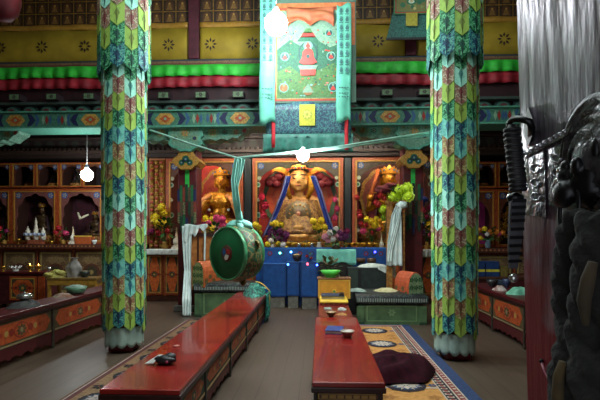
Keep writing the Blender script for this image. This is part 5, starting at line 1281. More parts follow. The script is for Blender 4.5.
# near left desk
q = V((X(54, 6.9), 7.0, .6)); q.x = -3.73
t = thing('wrapped_bowl', 'pale green bowl and cloth on the near left desk, nearest the yellow table', 'bowl', q)
b = MB(); b.lathe([(.08, 0), (.13, .04), (.155, .11), (.14, .11), (0, .05)], q, 18); b.build('bowl', [mat('#6a9a7a', .4, 0, '#4a7058', 12)], t)
b = MB(); heap(b, q + V((0, 0, .09)), .16, .13, .05, 0, 5); b.build('cloth_cover', [mat('#9ab0a0', .7, 0, '#728a7c', 8)], t)
b = MB(); heap(b, (-3.73, 6.62, .6), .14, .12, .06, 0, 8); tag(b.build('crumpled_cloth', [mat('#7a4a34', .7, 0, '#a09080', 14)]), 'crumpled brown and white cloth beside the pale green bowl', 'cloth')
q = V((-3.73, 5.75, .6)); b = MB(); heap(b, q, .16, .25, .08, 0, 11); tag(b.build('folded_robe', [mat('#4a4a48', .75, 0, '#2c2a2c', 8)]), 'dark folded cloth on the near left desk by the left edge', 'cloth')
b = MB(); q2 = q + V((.0, .0, .085)); b.lathe([(.05, 0), (.09, .02), (.1, .05), (.07, .075), (0, .08)], q2, 14); b.ell(q2 + V((0, 0, .08)), .02, 0, 8, 6)
tag(b.build('silver_pot', [SILV]), 'small silver pot on the dark folded cloth at left', 'pot')
# items along the altar and blue step
for k, px in enumerate((293, 299, 306, 312)):
    cup((X(px, 10.06), 10.08, Zc_), .05, .09, (BRASS, SILV)[k % 2], ('brass', 'silver')[k % 2] + ' offering bowl on the blue step, ' + ('leftmost of four', 'second of four from left', 'third of four from left', 'rightmost of four')[k], group='offering bowls on the blue step')
for k, px in enumerate((346, 352, 358, 364, 370, 376)):
    butter_lamp((X(px, Yb), 10.42, Zb), .16, ('leftmost', 'second', 'third', 'fourth', 'fifth', 'rightmost')[k] + ' of six brass chalices on the altar shelf, right of the centre', False, 'brass chalices on the altar shelf')
for k, px in enumerate((288, 295, 302, 309, 331)):
    butter_lamp((X(px, Yb), 10.42, Zb), .17, ('leftmost', 'second', 'third', 'fourth', 'rightmost')[k] + ' of five brass chalices before the central statue', False, 'brass chalices before the central statue')
q = V((X(297, 9.72), 9.72, Z(262, 9.55)))
cup(q, .11, .14, mat('#3a2a20', .4), 'dark bowl heaped with grain on the narrow blue chest', content=mat('#c8a86a', .7))
t = bouquet((X(309, 9.62), 9.62, Z(262, 9.45)), 'small pot of red blooms on the wider blue chest', spec_px(309, 9.62, Z(262, 9.45), [(307, 256, 2, RDF), (311, 258, 2, RDF), (309, 260, 2, PNK)]), vase=mat('#234a8a', .4), vh=.07, vr=.05, rr=.1, hgt=.08, seed=21)
for px, py, m, l in ((288, 264.5, '#4f8cff', 'tiny blue light on the edge of the narrow blue chest'), (317, 265, '#4a6cff', 'tiny blue light at the right end of the wider blue chest'), (307.5, 264, '#ff4a5a', 'tiny red light on the wider blue chest'), (280, 253, '#7affd0', 'tiny green light on the blue step beside the low bouquet'), (291, 252, '#7ad8ff', 'tiny pale blue light on the blue step'), (357, 265, '#ff5a5a', 'tiny red light on the blue step, leftmost right of the mint cloth'), (366, 266, '#ff5aa0', 'tiny pink light on the blue step, right of the mint cloth'), (376, 265.5, '#ff7a5a', 'tiny orange light on the blue step, beside the right throne'), (375, 252, '#4a4aff', 'tiny violet blue light high on the right of the blue step')):
    Yq = 9.545 if px < 299 and py > 260 else (9.44 if px < 320 and py > 260 else 9.99)
    q = at(px, py, Yq); b = MB(); b.ell(q, .022, 0, 10, 8); tag(b.build('string_light', [glow(m, 5)]), l, 'light', 'tiny coloured lights on the blue altar')
for px, l in ((361, 'left'), (371.5, 'right')):
    b = MB(); q = V((X(px, 9.9), 9.96, Z(262.5, 9.97))); b.box(q.x - .1, q.x + .1, 9.9, 9.998, q.z - .08, q.z, 0); b.lathe([(.08, 0), (.1, .04), (.09, .1), (0, .1)], V((q.x, 9.9, q.z)), 12, 1)
    tag(b.build('brown_pot', [BLUE, mat('#6a4a30', .5)]), 'brown pot on a bracket of the blue step, %s of a pair' % l, 'pot', 'brown pots on the blue step')
# white cloth on the altar shelf
b = MB(); x0, x1 = X(147, YA), X(180, YA); b.grid(lambda u, v: (x0 + (x1 - x0) * u, YA - .075 + (.0 if v < .4 else (v - .4) * .42) - (.012 * math.sin(u * 30) if v < .4 else 0), Zb - .11 + .125 * min(1, v / .4) - .0), 40, 10)
tag(b.build('white_cloth', [WHITE], solid=.004), 'white cloth strip hung over the altar shelf beneath the yellow bouquet', 'cloth')
b = MB(); x0, x1 = X(420, YA), X(437, YA); b.grid(lambda u, v: (x0 + (x1 - x0) * u, YA - .075 + (.0 if v < .4 else (v - .4) * .42) - (.012 * math.sin(u * 20) if v < .4 else 0), Zb - .15 + .165 * min(1, v / .4)), 30, 10)
tag(b.build('white_cloth', [WHITE], solid=.004), 'white cloth strip over the altar shelf, left of the right pillar banner', 'cloth')
# mint cloth over a stand, dark plant, yellow box, green bowl
x0, x1 = X(318, 9.2), X(354.5, 9.2)
b = MB(); b.box(x0 + .03, x1 - .03, 9.2, 9.42, 0, Zm - .012); tag(b.build('offering_stand', [mat('#2a201c', .6, 0, '#1c1614', 10)]), 'dark stand under the mint cloth', 'stand')
b = MB()
def mc(u, v):
    q0 = v
    if v < .45: z, y = Zm - .27 + .27 * v / .45 + (.03 * math.sin(u * 12) if v == 0 else 0), 9.175 - .012 * math.sin(u * 40) * (1 - v / .45)
    else: z, y = Zm + .004, 9.175 + (v - .45) / .55 * .26
    return (x0 - .03 + (x1 - x0 + .06) * u, y, z)
b.grid(mc, 48, 12); tag(b.build('mint_cloth', [mat('#8fe8d4', .6, 0, '#74ccb8', 7)], solid=.006), 'mint cloth draped over the dark stand beneath the pink bouquet', 'cloth')
yb = 7.62; zb0 = TB - .01; zb1 = Z(278, yb)
t = thing('offering_box', 'yellow painted offering box standing on the far end of the right table', 'box', (X(333.5, yb), yb + .15, zb0))
x0, x1 = X(318, yb), X(350.5, yb)
YEL2 = mat('#d8952c', .5, 0, '#c07f22', 10)
b = MB(); b.box(x0, x1, yb, yb + .3, zb0, zb1 - .02, 0); p = Pl(b, (0, yb, 0), (1, 0, 0), (0, 0, 1), (0, -1, 0)); p.flower(x0 + (x1 - x0) * .5, zb0 + .12, .05, 1, 6, .3, .1); p.disc(x0 + (x1 - x0) * .5, zb0 + .12, .02, 2, .006); p.frame(x0 + .01, x1 - .01, zb0 + .01, zb1 - .03, .012, 1)
b.build('body', [YEL2, mat('#e8c04a', .5), mat('#5a8a3a', .5)], t, bevel=.005)
b = MB(); b.box(x0 - .012, x1 + .012, yb - .012, yb + .312, zb1 - .02, zb1, 0); b.build('lid', [mat('#8a5a34', .5, 0, '#6a4024', 14)], t, bevel=.004)
cup((X(330.5, yb + .15), yb + .14, zb1), .17, .115, mat('#4fc94a', .35, 0, '#3aa838', 9), 'bright green bowl on the yellow offering box', foot=False)
q = V((X(329, 7.9), 8.12, 0)); 
t = thing('dark_plant', 'dark twiggy plant standing behind the green bowl', 'plant', (X(330, 8.6), 8.6, 0)); L = V((X(330, 8.6), 8.6, 0))
b = MB(); b.lathe([(.1, 0), (.14, .5), (.17, Z(274, 8.6)), (.14, Z(274, 8.6)), (0, Z(275, 8.6))], L, 14); b.build('planter', [mat('#2a2a22', .5)], t)
b = MB(); leafcluster(b, L + V((0, 0, Z(269, 8.6))), .26, 60, 0, 31); b.build('foliage', [mat('#3a4a24', .6, 0, '#5a4a2a', 20)], t)
# red step with yellow cloth and blue book on the right table
ya, yz = 6.9, 7.5; x0, x1 = -.0, .41
b = MB(); b.box(x0, x1, ya, yz, zb0, zb0 + .06, 0); p = Pl(b, (0, ya, 0), (1, 0, 0), (0, 0, 1), (0, -1, 0))
for k in range(5): p.flower(x0 + .05 + .075 * k, zb0 + .03, .025, 1, 5, .3, .1)
tag(b.build('red_step', [mat('#8a2620', .45, 0, '#6a1a18', 10), GOLDP]), 'low red step on the right table, under the yellow cloth', 'step')
b = MB()
def yc(u, v):
    if v < .2: return (x0 - .006 + (x1 - x0 + .012) * u, ya - .008, zb0 + .035 + .03 * v / .2)
    return (x0 - .006 + (x1 - x0 + .012) * u, ya - .008 + (yz - ya) * (v - .2) / .8, zb0 + .066)
b.grid(yc, 20, 12); tag(b.build('yellow_cloth', [mat('#e8c23a', .6, 0, '#cfa32c', 8)], solid=.005), 'yellow cloth laid over the low red step', 'cloth')
b = MB(); b.box(x0 + .03, x1 - .05, 7.08, 7.36, zb0 + .07, zb0 + .11, 0); b.box(x0 + .02, x1 - .04, 7.06, 7.38, zb0 + .11, zb0 + .125, 1); b.box(x1 - .12, x1 - .05, 7.06, 7.2, zb0 + .125, zb0 + .16, 2)
tag(b.build('scripture_book', [mat('#cfc7b0', .6), mat('#1d3658', .6, 0, '#16283f', 10), BLACK]), 'dark blue loose-leaf scripture on the yellow cloth', 'book')
# things on the right tables
b = MB(); b.mx = Matrix.Translation(V((.155, 4.98, TB))) @ Matrix.Rotation(-.12, 4, 'Z'); b.box(-.09, .09, -.13, .13, 0, .008, 1); b.box(-.085, .085, -.125, .125, .008, .03, 0); b.box(-.09, .09, -.13, .13, .03, .038, 1)
tag(b.build('blue_book', [mat('#d0ccc0', .6), mat('#1f3f8c', .5, 0, '#17316e', 14)]), 'blue covered book lying on the nearer right table', 'book')
def teabowl(x, y, z, label, m, c2, r=.058):
    t = thing('tea_bowl', label, 'bowl', (x, y, z), 'tea bowls on the right tables'); L = V((x, y, z))
    b = MB(); b.lathe([(r * .5, 0), (r * .5, .012), (r * .75, .03), (r, .065), (r * .95, .065), (r * .68, .032), (0, .02)], L, 20); b.build('bowl', [m], t)
    b = MB(); b.lathe([(r * 1.005, .058), (r * 1.02, .066), (r * .96, .068), (r * .94, .06)], L, 20); b.build('rim', [c2], t)
teabowl(.275, 4.72, TB, 'dark tea bowl with pale rim, beside the blue book', mat('#7a3028', .4), mat('#e0d8c8', .4), .07)
teabowl(.14, 5.94, TB - .01, 'brown tea bowl with pale rim on the further right table', mat('#5a3a24', .4), mat('#c8a878', .4), .062)
b = MB(); heap(b, (.28, 6.1, TB - .01), .07, .05, .03, 0, 17); tag(b.build('bread_piece', [mat('#b07a3a', .7, 0, '#8c5a26', 20)]), 'small golden brown morsel beside the brown tea bowl', 'food')
b = MB(); b.box(.06, .16, 6.48, 6.62, TB - .01, TB + .005, 0); b.box(.065, .155, 6.485, 6.615, TB + .005, TB + .008, 1); tag(b.build('prayer_sheets', [mat('#bcb8ac', .7), mat('#8aa094', .7)]), 'small pile of pale prayer sheets on the further right table, left one', 'paper')
b = MB(); b.box(.25, .36, 6.42, 6.58, TB - .01, TB + .004, 0); b.box(.27, .33, 6.46, 6.54, TB + .004, TB + .02, 1); tag(b.build('prayer_sheets', [mat('#b0b8b0', .7), mat('#d8d4cc', .7)]), 'pale sheets with a folded white scrap, right one on the further table', 'paper')
# pouch with white paper on the left table
q = V(atp := (0, 0, 0)); pz = TB
d = ray(163, 364); tt = (TB - H) / d.z; q = V((d.x * tt, d.y * tt, TB))
t = thing('black_pouch', 'black pouch with white paper sticking out, on the long left table', 'pouch', q)
b = MB(); b.ell(q + V((.02, 0, .035)), (.085, .06, .038), 0, 16, 10, None, .12); b.ell(q + V((.05, .02, .05)), (.05, .045, .035), 0, 12, 8, None, .1); b.build('pouch', [mat('#17151a', .5, 0, '#0e0d10', 20)], t)
b = MB(); b.add([q + V((-.14, -.02, .006)), q + V((-.06, -.06, .02)), q + V((.0, .0, .075)), q + V((-.05, .05, .06))], [(0, 1, 2, 3)]); b.build('paper', [mat('#d8d8d2', .7)], t, solid=.006)
b = MB(); b.ell(q + V((.05, -.055, .03)), .012, 0, 8, 6); b.build('red_button', [mat('#a83a5a', .4)], t)
d = ray(176.5, 346.5); tt = (TB - H) / d.z; b = MB(); b.lathe([(.02, 0), (.03, .006), (.02, .012), (0, .012)], V((d.x * tt, d.y * tt, TB)), 10); tag(b.build('paper_scrap', [mat('#c88a7a', .7)]), 'tiny pinkish scrap on the long left table beyond the pouch', 'scrap')
# far end of the left table
b = MB(); x0, x1 = -1.02, -.9
GB2 = brocade('#1d6a5a', '#123f3a', '#4fb0a0', 26)
def gd(u, v):
    if v < .35: return (-.93 + .1 * u + .03 * math.sin(v * 9), 7.55 + .75 * u, TB + .16 * math.sin(PI * u) ** .5 * (1 - v * .3) + .01)
    return (-.915 + .03 * math.sin(u * 16 + v * 4), 7.55 + .75 * u, TB + .02 - (v - .35) / .65 * .4)
hb_ = MB(); heap(hb_, (-1.12, 8.0, TB), .19, .36, .2, 0, 23); t = thing('brocade_wrap', 'heap of green brocade on the far end of the long left table', 'cloth', (-1.1, 8.0, TB)); hb_.build('heap', [GB2], t)
b.grid(lambda u, v: (-.912 + .018 * math.sin(u * 14 + v * 3) + .01, 7.75 + .6 * u, TB + .03 - .44 * v * (1 - .12 * math.sin(u * 9))), 24, 14); b.build('hanging_fold', [GB2], t, solid=.008)
b = MB(); b.grid(lambda u, v: (-1.14 + .23 * min(1, v / .5) if v < .5 else -.895 + .008 * math.sin(v * 20), 8.2 + .11 * u, (TB + .2 - .15 * (v / .5) ** 2) if v < .5 else TB + .05 - (v - .5) * .8), 4, 20); tag(b.build('yellow_scarf', [mat('#d8b048', .6, 0, '#b8902e', 8)], solid=.006), 'yellow scarf over the green brocade heap at the far table end', 'scarf')
for k, (px, py, rx, ry, l) in enumerate(((252, 296, .09, .1, 'flat mint cloth scrap on the long left table, nearest the red middle'), (262, 288.5, .08, .11, 'mint dish-shaped cloth beside the green brocade heap'), (249, 291, .07, .07, 'pale green paper scrap near the left table edge, below the drum'))):
    d = ray(px, py); tt = (TB - H) / d.z; b = MB(); heap(b, (d.x * tt, d.y * tt, TB), rx, ry, .03, 0, 40 + k); tag(b.build('mint_scrap', [mat('#7fc8a8', .6, 0, '#5fa888', 12)]), l, 'cloth', 'mint scraps on the long left table')
# khata over the left throne's back, falling to the floor
t = thing('khata', 'white scarf draped over the back of the left throne down to its platform', 'scarf', (X(190, 8.95), 8.9, .0))
KM = mat('#dce8e4', .55, 0, '#c0d2ce', 8)
Yk = 8.9
strip('hanging_fold', [at(187, 226, Yk), at(187, 245, Yk - .02), at(188, 270, Yk - .04), at(187, 300, Yk - .42), at(187, 316, Yk - .45)], [.2, .17, .13, .17, .15], t, KM, .022, 3)
b = MB(); b.grid(lambda u, v: (X(185, Yk) + (X(208, Yk) - X(185, Yk)) * u, Yk - .035 - .018 * math.sin(u * 26 + v * 2) * (.3 + v), Z(224.5, Yk) + .012 * math.sin(u * 9) - (.34 - .24 * min(1, u * 1.5) + .05 * math.sin(u * 17)) * v), 40, 8); b.build('top_fold', [KM], t, solid=.006)
strip('hanging_fold', [at(205, 230, Yk), at(205, 245, Yk - .01), at(204.5, 262, Yk - .02)], [.035, .03, .03], t, KM, .006, 2, 8, 14)
# khata on the right throne's back
Yk = 8.57
t = thing('khata', 'white scarf tied to the tall back of the right throne, under the pompoms', 'scarf', (X(394, Yk), Yk, Z(266, Yk)))
strip('hanging_strip', [at(399, 203, Yk), at(396, 215, Yk), at(394.5, 240, Yk), at(394.5, 266, Yk)], [.07, .17, .25, .3], t, KM, .03, 3)
strip('hanging_strip', [at(401, 204, Yk - .03), at(397, 222, Yk - .04), at(390, 250, Yk - .03), at(389, 262, Yk - .03)], [.05, .07, .08, .1], t, KM, .015, 2)
b = MB(); b.ell(at(402, 205, Yk), (.1, .06, .07), 0, 12, 8, None, .2); b.build('knot', [KM], t)
# white cloth on the black chest and things on the right cushion
b = MB(); c = V((X(372, 8.95), 9.0, Z(267.5, 8.85) + .006)); heap(b, c, .3, .16, .07, 0, 51); b.grid(lambda u, v: (X(378, 8.8) + .33 * u * (1), 8.8 - .01 * math.sin(u * 20), c.z + .02 - (.05 + .17 * u) * v), 20, 6)
tag(b.build('white_cloth', [mat('#cfd8d0', .65, 0, '#a8b4ac', 8)]), 'crumpled white cloth on the black chest behind the right cushion', 'cloth')
zc_ = Z(294, 7.9) + .02
b = MB(); heap(b, (X(387, 8.15), 8.2, zc_), .2, .16, .06, 0, 52); tag(b.build('cream_cloth', [mat('#c8c49a', .7, 0, '#a8a478', 10)]), 'cream cloth crumpled on the right throne cushion', 'cloth')
b = MB(); heap(b, (X(357, 8.15), 8.2, zc_), .16, .14, .05, 0, 53); tag(b.build('pale_cloth', [mat('#94a8a0', .7, 0, '#748880', 10)]), 'grey green cloth on the left end of the right throne cushion', 'cloth')
# maroon robe on the rug
q = V((.79, 5.02, .06)); b = MB()
def rob(u, v):
    a = 2 * PI * u; r = 1 - v; w = 1 + .1 * math.sin(2 * a + 1) + .06 * math.sin(5 * a)
    z = .17 * (1 - r ** 3) * (1 + .16 * math.sin(9 * r + 3 * a) * r + .12 * math.sin(4 * a + 11 * r) * r) + .03 * math.sin(a * 3 + 2) * r * (1 - r) * 3
    return q + V((.4 * r * w * math.cos(a), .5 * r * w * math.sin(a), max(0, z)))
b.grid(rob, 60, 26); tag(b.build('maroon_robe', [mat('#360c1a', .95, 0, '#260812', 14, bump=.3, spec=.15)]), 'dark maroon robe in a heap on the patterned rug', 'robe')
# right desk and the shelf beyond it
ZD = .63
def box_on(x0, x1, y0, y1, z0, z1, ms, name, label, cat, band=False, group=None):
    b = MB(); b.box(x0, x1, y0, y1, z0, z1, 0)
    if band: p = Pl(b, (0, y0, 0), (1, 0, 0), (0, 0, 1), (0, -1, 0)); p.rect(x0, x1, z0 + (z1 - z0) * .32, z0 + (z1 - z0) * .48, 1)
    return tag(b.build(name, ms, bevel=.008), label, cat, group)
Yn = 9.9; b = MB(); x0, x1 = X(474, Yn), X(530, Yn); zsh = Z(276, Yn); b.box(x0, x1, Yn - .1, 10.3, zsh - .05, zsh, 0); b.box(x0, x1, Yn - .08, 10.3, 0, zsh - .05, 1)
tag(b.build('low_shelf', [mat('#5a3420', .5, 0, '#40241a', 12), MAROON], bevel=.006), 'low brown ledge carrying the navy boxes beyond the right desk', 'shelf')
NV = [mat('#1d3e72', .5, 0, '#152f58', 9), mat('#d8cc3a', .5)]
box_on(X(474.5, Yn), X(485, Yn), Yn, Yn + .25, zsh, Z(261, Yn), NV, 'navy_box', 'navy box with yellow stripe beyond the right desk, left of two', 'box', True, 'navy boxes beyond the right desk')
box_on(X(486, Yn), X(499.5, Yn), Yn, Yn + .25, zsh, Z(261, Yn), NV, 'navy_box', 'navy box with yellow stripe beyond the right desk, right of two', 'box', True, 'navy boxes beyond the right desk')
box_on(X(501, Yn), X(508, Yn), Yn, Yn + .2, zsh, Z(266, Yn), [mat('#7a6a30', .6, 0, '#5a4c22', 14)], 'ochre_box', 'small ochre box right of the navy boxes', 'box')
b = MB(); heap(b, (2.95, 7.05, ZD), .2, .18, .1, 0, 61); tag(b.build('mint_heap', [mat('#7ac0a4', .65, 0, '#5aa084', 9)]), 'crumpled mint cloth on the right desk', 'cloth')
b = MB(); heap(b, (2.84, 7.5, ZD), .1, .12, .07, 0, 62); tag(b.build('white_paper', [mat('#c8c4bc', .65, 0, '#8a5a54', 9)]), 'crumpled white and red paper on the right desk', 'paper')
cup((2.98, 6.4, ZD), .14, .1, mat('#3f5a58', .4, 0, '#2c4442', 10), 'wide grey teal bowl on the right desk beside the door edge', cat='bowl')
cup((2.9, 8.0, ZD), .1, .12, mat('#2a2a2c', .35), 'dark bowl on the right desk beside the right banner', cat='bowl')
cup((3.1, 7.9, ZD), .07, .14, mat('#2c3a5a', .35), 'slim dark blue cup on the right desk behind the dark bowl', cat='cup')
box_on(2.98, 3.2, 8.2, 8.45, ZD, ZD + .08, [mat('#3a4a5a', .5)], 'cloth_bundle', 'slate bundle at the far end of the right desk', 'bundle')
# ---------- the open door at right ----------
DX, DY0, DY1, DH = .564, .28, 1.33, 2.5
def door_metal():
    m = bpy.data.materials.new('embossed_sheet'); m.use_nodes = True
    nt = m.node_tree; b = nt.nodes['Principled BSDF']; N = nt.nodes.new; Lk = nt.links.new
    tc = N('ShaderNodeTexCoord'); mp = N('ShaderNodeMapping'); mp.inputs['Scale'].default_value = (8, 8, 1.5); Lk(tc.outputs['Object'], mp.inputs['Vector'])
    n = N('ShaderNodeTexNoise'); n.inputs['Scale'].default_value = 2.4; n.inputs['Detail'].default_value = 6; Lk(mp.outputs['Vector'], n.inputs['Vector'])
    r = N('ShaderNodeValToRGB'); r.color_ramp.elements[0].position = .35; r.color_ramp.elements[1].position = .68
    r.color_ramp.elements[0].color = lin('#4a4048'); r.color_ramp.elements[1].color = lin('#b0a8b4'); Lk(n.outputs['Fac'], r.inputs['Fac'])
    # red lacquer left below the worn sheet
    sp = N('ShaderNodeSeparateXYZ'); Lk(tc.outputs['Object'], sp.inputs[0])
    n2 = N('ShaderNodeTexNoise'); n2.inputs['Scale'].default_value = 5.; n2.inputs['Detail'].default_value = 6; Lk(tc.outputs['Object'], n2.inputs['Vector'])
    ad = N('ShaderNodeMath'); ad.operation = 'MULTIPLY_ADD'; ad.inputs[1].default_value = .9; Lk(n2.outputs['Fac'], ad.inputs[0]); Lk(sp.outputs['Z'], ad.inputs[2])
    mr = N('ShaderNodeMapRange'); mr.inputs['From Min'].default_value = 1.78; mr.inputs['From Max'].default_value = 2.02; Lk(ad.outputs[0], mr.inputs['Value'])
    mx = N('ShaderNodeMix'); mx.data_type = 'RGBA'; Lk(mr.outputs['Result'], mx.inputs['Factor']); mx.inputs['A'].default_value = lin('#6c202a'); Lk(r.outputs['Color'], mx.inputs['B'])
    Lk(mx.outputs['Result'], b.inputs['Base Color'])
    mm = N('ShaderNodeMath'); mm.operation = 'MULTIPLY'; mm.inputs[1].default_value = .75; Lk(mr.outputs['Result'], mm.inputs[0]); Lk(mm.outputs[0], b.inputs['Metallic'])
    b.inputs['Roughness'].default_value = .34
    bp = N('ShaderNodeBump'); bp.inputs['Strength'].default_value = .35; bp.inputs['Distance'].default_value = .02; Lk(n.outputs['Fac'], bp.inputs['Height']); Lk(bp.outputs['Normal'], b.inputs['Normal'])
    return m
lean = math.radians(1.55)
dr = bpy.data.objects.new('door_1', None); COL.objects.link(dr); dr.location = (DX, DY1, 0); dr['kind'] = 'structure'; OFF['door_1'] = V((DX, DY1, 0))
DM = door_metal()
b = MB(); b.box(DX, DX + .055, DY0, DY1, .03, DH, 0); b.build('door_leaf', [DM], dr, bevel=.004)
SIL = mat('#a8a8ae', .28, .85, '#6a686c', 26, bump=.5)
IRON = mat('#101013', .38, .5, '#09090b', 20)
p0 = lambda py, Y: Z(py, Y)
def dy(px):          # depth on the door face seen at column px
    # x = t*(-SN + u*CS), y = t*(CS + u*SN) with x = DX
    u = (px - 300) / F; t_ = DX / (-SN + u * CS); return t_ * (CS + u * SN)
def dp(px, py, off=0.):
    d = ray(px, py); t_ = (DX - off) / d.x; return V((DX - off, d.y * t_, H + d.z * t_))
b = MB(); band = [(524, 158), (560, 140), (575, 131), (575, 124), (560, 133), (524, 151)]
b.add([dp(a, q, .002) for a, q in band] + [dp(a, q, .012) for a, q in band], [range(6), [11, 10, 9, 8, 7, 6]] + [(i, (i + 1) % 6, 6 + (i + 1) % 6, 6 + i) for i in range(6)], 0)
for k in range(9):
    a = 527 + 5 * k; b.ell(dp(a, 155 - .55 * (a - 524), .012), .006, 0, 8, 6)
b.build('metal_band', [SIL], dr)
b = MB()   # embossed sheet panels below the band
for (a0, a1, q0, q1) in ((526, 546, 160, 215), (549, 566, 150, 205)):
    sl = .5
    pts = [(a0, q0), (a1, q0 - (a1 - a0) * sl), (a1, q1 + 2), (a0, q1)]
    b.add([dp(a, q, .001) for a, q in pts] + [dp(a, q, .008) for a, q in pts], [range(4), [7, 6, 5, 4]] + [(i, (i + 1) % 4, 4 + (i + 1) % 4, 4 + i) for i in range(4)], 0)
    for k in range(3):
        c = (a0 + a1) / 2; q = q0 + 8 + 14 * k
        b.tube([dp(c + 5 * math.cos(s) * (1 - s * .07), q + 5 * math.sin(s) * (1 - s * .07), .009) for s in [i * .6 for i in range(10)]], .003, 5, 0)
b.build('embossed_plate', [SIL], dr)
# great boss with concentric ridges
bc = dp(596, 158, .0); b = MB(); b.mx = Matrix.Translation(bc) @ Matrix.Rotation(-PI / 2, 4, 'Y')
prof = []
for k, (r, z) in enumerate(((.13, 0), (.13, .006), (.118, .01), (.112, .004), (.1, .014), (.094, .007), (.082, .018), (.075, .01), (.06, .024), (.05, .018), (.03, .03), (0, .032))): prof.append((r, z))
b.lathe(prof, (0, 0, 0), 40, 0)
for k in range(0): b.ell((.16 * math.cos(k * PI / 12), .16 * math.sin(k * PI / 12), .014), .009, 0, 8, 6)
b.build('boss', [mat('#77777c', .34, .8, '#3c3a3e', 30, bump=.4)], dr)
# pull handle: leaf plate, bent iron bar, leather-wrapped hanging grip
b = MB(); pl_ = [(531, 107), (535, 118), (534, 136), (530, 146), (525.5, 134), (527, 117)]
b.add([dp(a, q, .0) for a, q in pl_] + [dp(a, q, .016) for a, q in pl_], [range(6), [11, 10, 9, 8, 7, 6]] + [(i, (i + 1) % 6, 6 + (i + 1) % 6, 6 + i) for i in range(6)], 0); b.build('leaf_plate', [mat('#d4d8d4', .45, 0, '#a8acaa', 20)], dr)
h_ = MB(); h_.tube([dp(533, 139, .0), dp(534, 127, .025), dp(532, 121, .035), dp(525, 118.5, .045), dp(516, 118, .05), dp(512, 122, .052), dp(511.5, 132, .05)], .009, 10, 0)
hd = h_.build('pull_handle', [IRON], dr)
b = MB(); n = 26
pts = [(514.5, 124, .05), (514.5, 135, .05), (516, 150, .05), (517, 165, .05), (518.5, 180, .05), (519, 191, .048)]
b.tube([dp(a, q, o) for a, q, o in pts], [.01, .018, .021, .021, .021, .019], 12, 0)
for k in range(12): 
    f = .1 + .85 * k / 11; i = min(int(f * 5), 4); a = V(dp(*pts[i][:2], pts[i][2])).lerp(V(dp(*pts[i + 1][:2], pts[i + 1][2])), f * 5 - i); b.tube([a + V((0, 0, .004)), a - V((0, 0, .004))], .0225, 12, 0)
b.build('wrapped_grip', [mat('#121114', .6, 0, '#08080a', 24)], hd)
b = MB(); b.ell(dp(516, 197.5, .045), (.022, .02, .016), 0, 12, 8); b.ell(dp(511, 196.5, .05), .01, 1, 10, 8); b.build('strap_knot', [IRON, SILV], hd)
b = MB()
sp_ = [(519, 200, .045), (517, 220, .045), (514.5, 245, .045), (512.5, 268, .045)]
L_ = [dp(*q[:2], q[2]) for q in sp_]
ws = [.02, .019, .016, .01]
vs = []
for k, q in enumerate(L_):
    w = ws[k]; vs += [q + V((-w, -.0, 0)), q + V((w, .0, 0)), q + V((w, .012, 0)), q + V((-w, .012, 0))]
fs = [(0, 1, 2, 3), (12, 15, 14, 13)]
for k in range(3):
    o = 4 * k
    for j in range(4): fs.append((o + j, o + (j + 1) % 4, o + 4 + (j + 1) % 4, o + 4 + j))
b.add(vs, fs, 0)
for k in range(9):
    f = k / 9 * 3; i = int(f); q = L_[i].lerp(L_[i + 1], f - i); b.box(q.x - .018, q.x + .018, q.y - .006, q.y + .0, q.z - .004, q.z + .004, 1)
b.build('strap', [mat('#4a4a4e', .55, .1, '#343438', 20), IRON], hd)
b = MB(); b.ell(dp(512, 277.5, .045), .0125, 0, 14, 10); b.build('silver_ball', [SILV], hd)
b = MB(); b.tube([dp(537.5, 361, .004), dp(540, 371, .006), dp(546, 383, .006), dp(553, 395, .006), dp(557, 408, .006)], [.004, .0035, .003, .003, .003], 6, 0); b.ell(dp(537.5, 361, .004), .006, 1, 10, 8); b.build('scratch_wire', [mat('#a4586a', .5), IRON], dr)
for z in (.5, 1.9):
    b = MB(); b.tube([(DX + .03, DY0 - .03, z - .08), (DX + .03, DY0 - .03, z + .08)], .018, 10); b.build('hinge', [IRON], dr)
b = MB(); b.box(DX - .04, DX + .2, -.1, DY0 - .06, 0, 2.55, 0); struct('trim_6', b, WOODD)
for o in list(dr.children): pass
dr.location.x = DX + 1.55 * math.sin(lean); dr.rotation_euler = (0, -lean, 0)
# lion-head knocker with ring, dark iron, hung with scarves
kc = dp(584, 182, .02)
kn = thing('door_knocker', 'black iron lion-head knocker on the open door', 'knocker', kc)
KS = Matrix.Translation(kc) @ Matrix.Diagonal((.42, .62, .75, 1)) @ Matrix.Translation(-kc)
def kh(b):
    b.mx = KS
    b.ell(kc, (.05, .065, .065), 0, 18, 12)
    b.ell(kc + V((-.06, .05, -.03)), (.05, .055, .04), 0, 14, 10); b.ell(kc + V((-.05, .06, .02)), (.035, .04, .03), 0, 12, 8)
    for d in (-1, 1): b.ell(kc + V((-.05, .02 + d * .035, .045)), .024, 0, 10, 8); b.ell(kc + V((.0, d * .07, .08)), (.025, .02, .035), 0, 10, 8)
    b.cap(kc + V((.08, 0, 0)), .05, kc, .06, 0)
    for k in range(10):
        a = 2 * PI * k / 10; b.ell(kc + V((.02, .06 * math.cos(a), .06 * math.sin(a))), .022, 0, 10, 8)
body('lion_head', kh, .004, [IRON], kn, 1)
b = MB(); b.mx = KS; rc = kc + V((-.05, .03, -.075)); b.tube([rc + V((.012 * math.sin(a) , .06 * math.cos(a), .07 * math.sin(a))) for a in [2 * PI * k / 28 for k in range(29)]], .011, 10, 0, caps=False); b.build('ring', [IRON], kn)
b = MB(); b.mx = KS
for k in range(3): b.ell(kc + V((-.1, .06 - .015 * k, -.02 + .028 * k)), (.008, .012, .008), 0, 8, 6)
b.build('silver_spot', [SILV], kn)  # small silver beads set on the black iron head
KH = mat('#15140f', .95, 0, '#0b0a08', 40, bump=.5)
t = thing('dark_scarf', 'bundle of grimy dark scarves knotted on the door knocker and hanging down', 'scarf', dp(576, 420, .04))
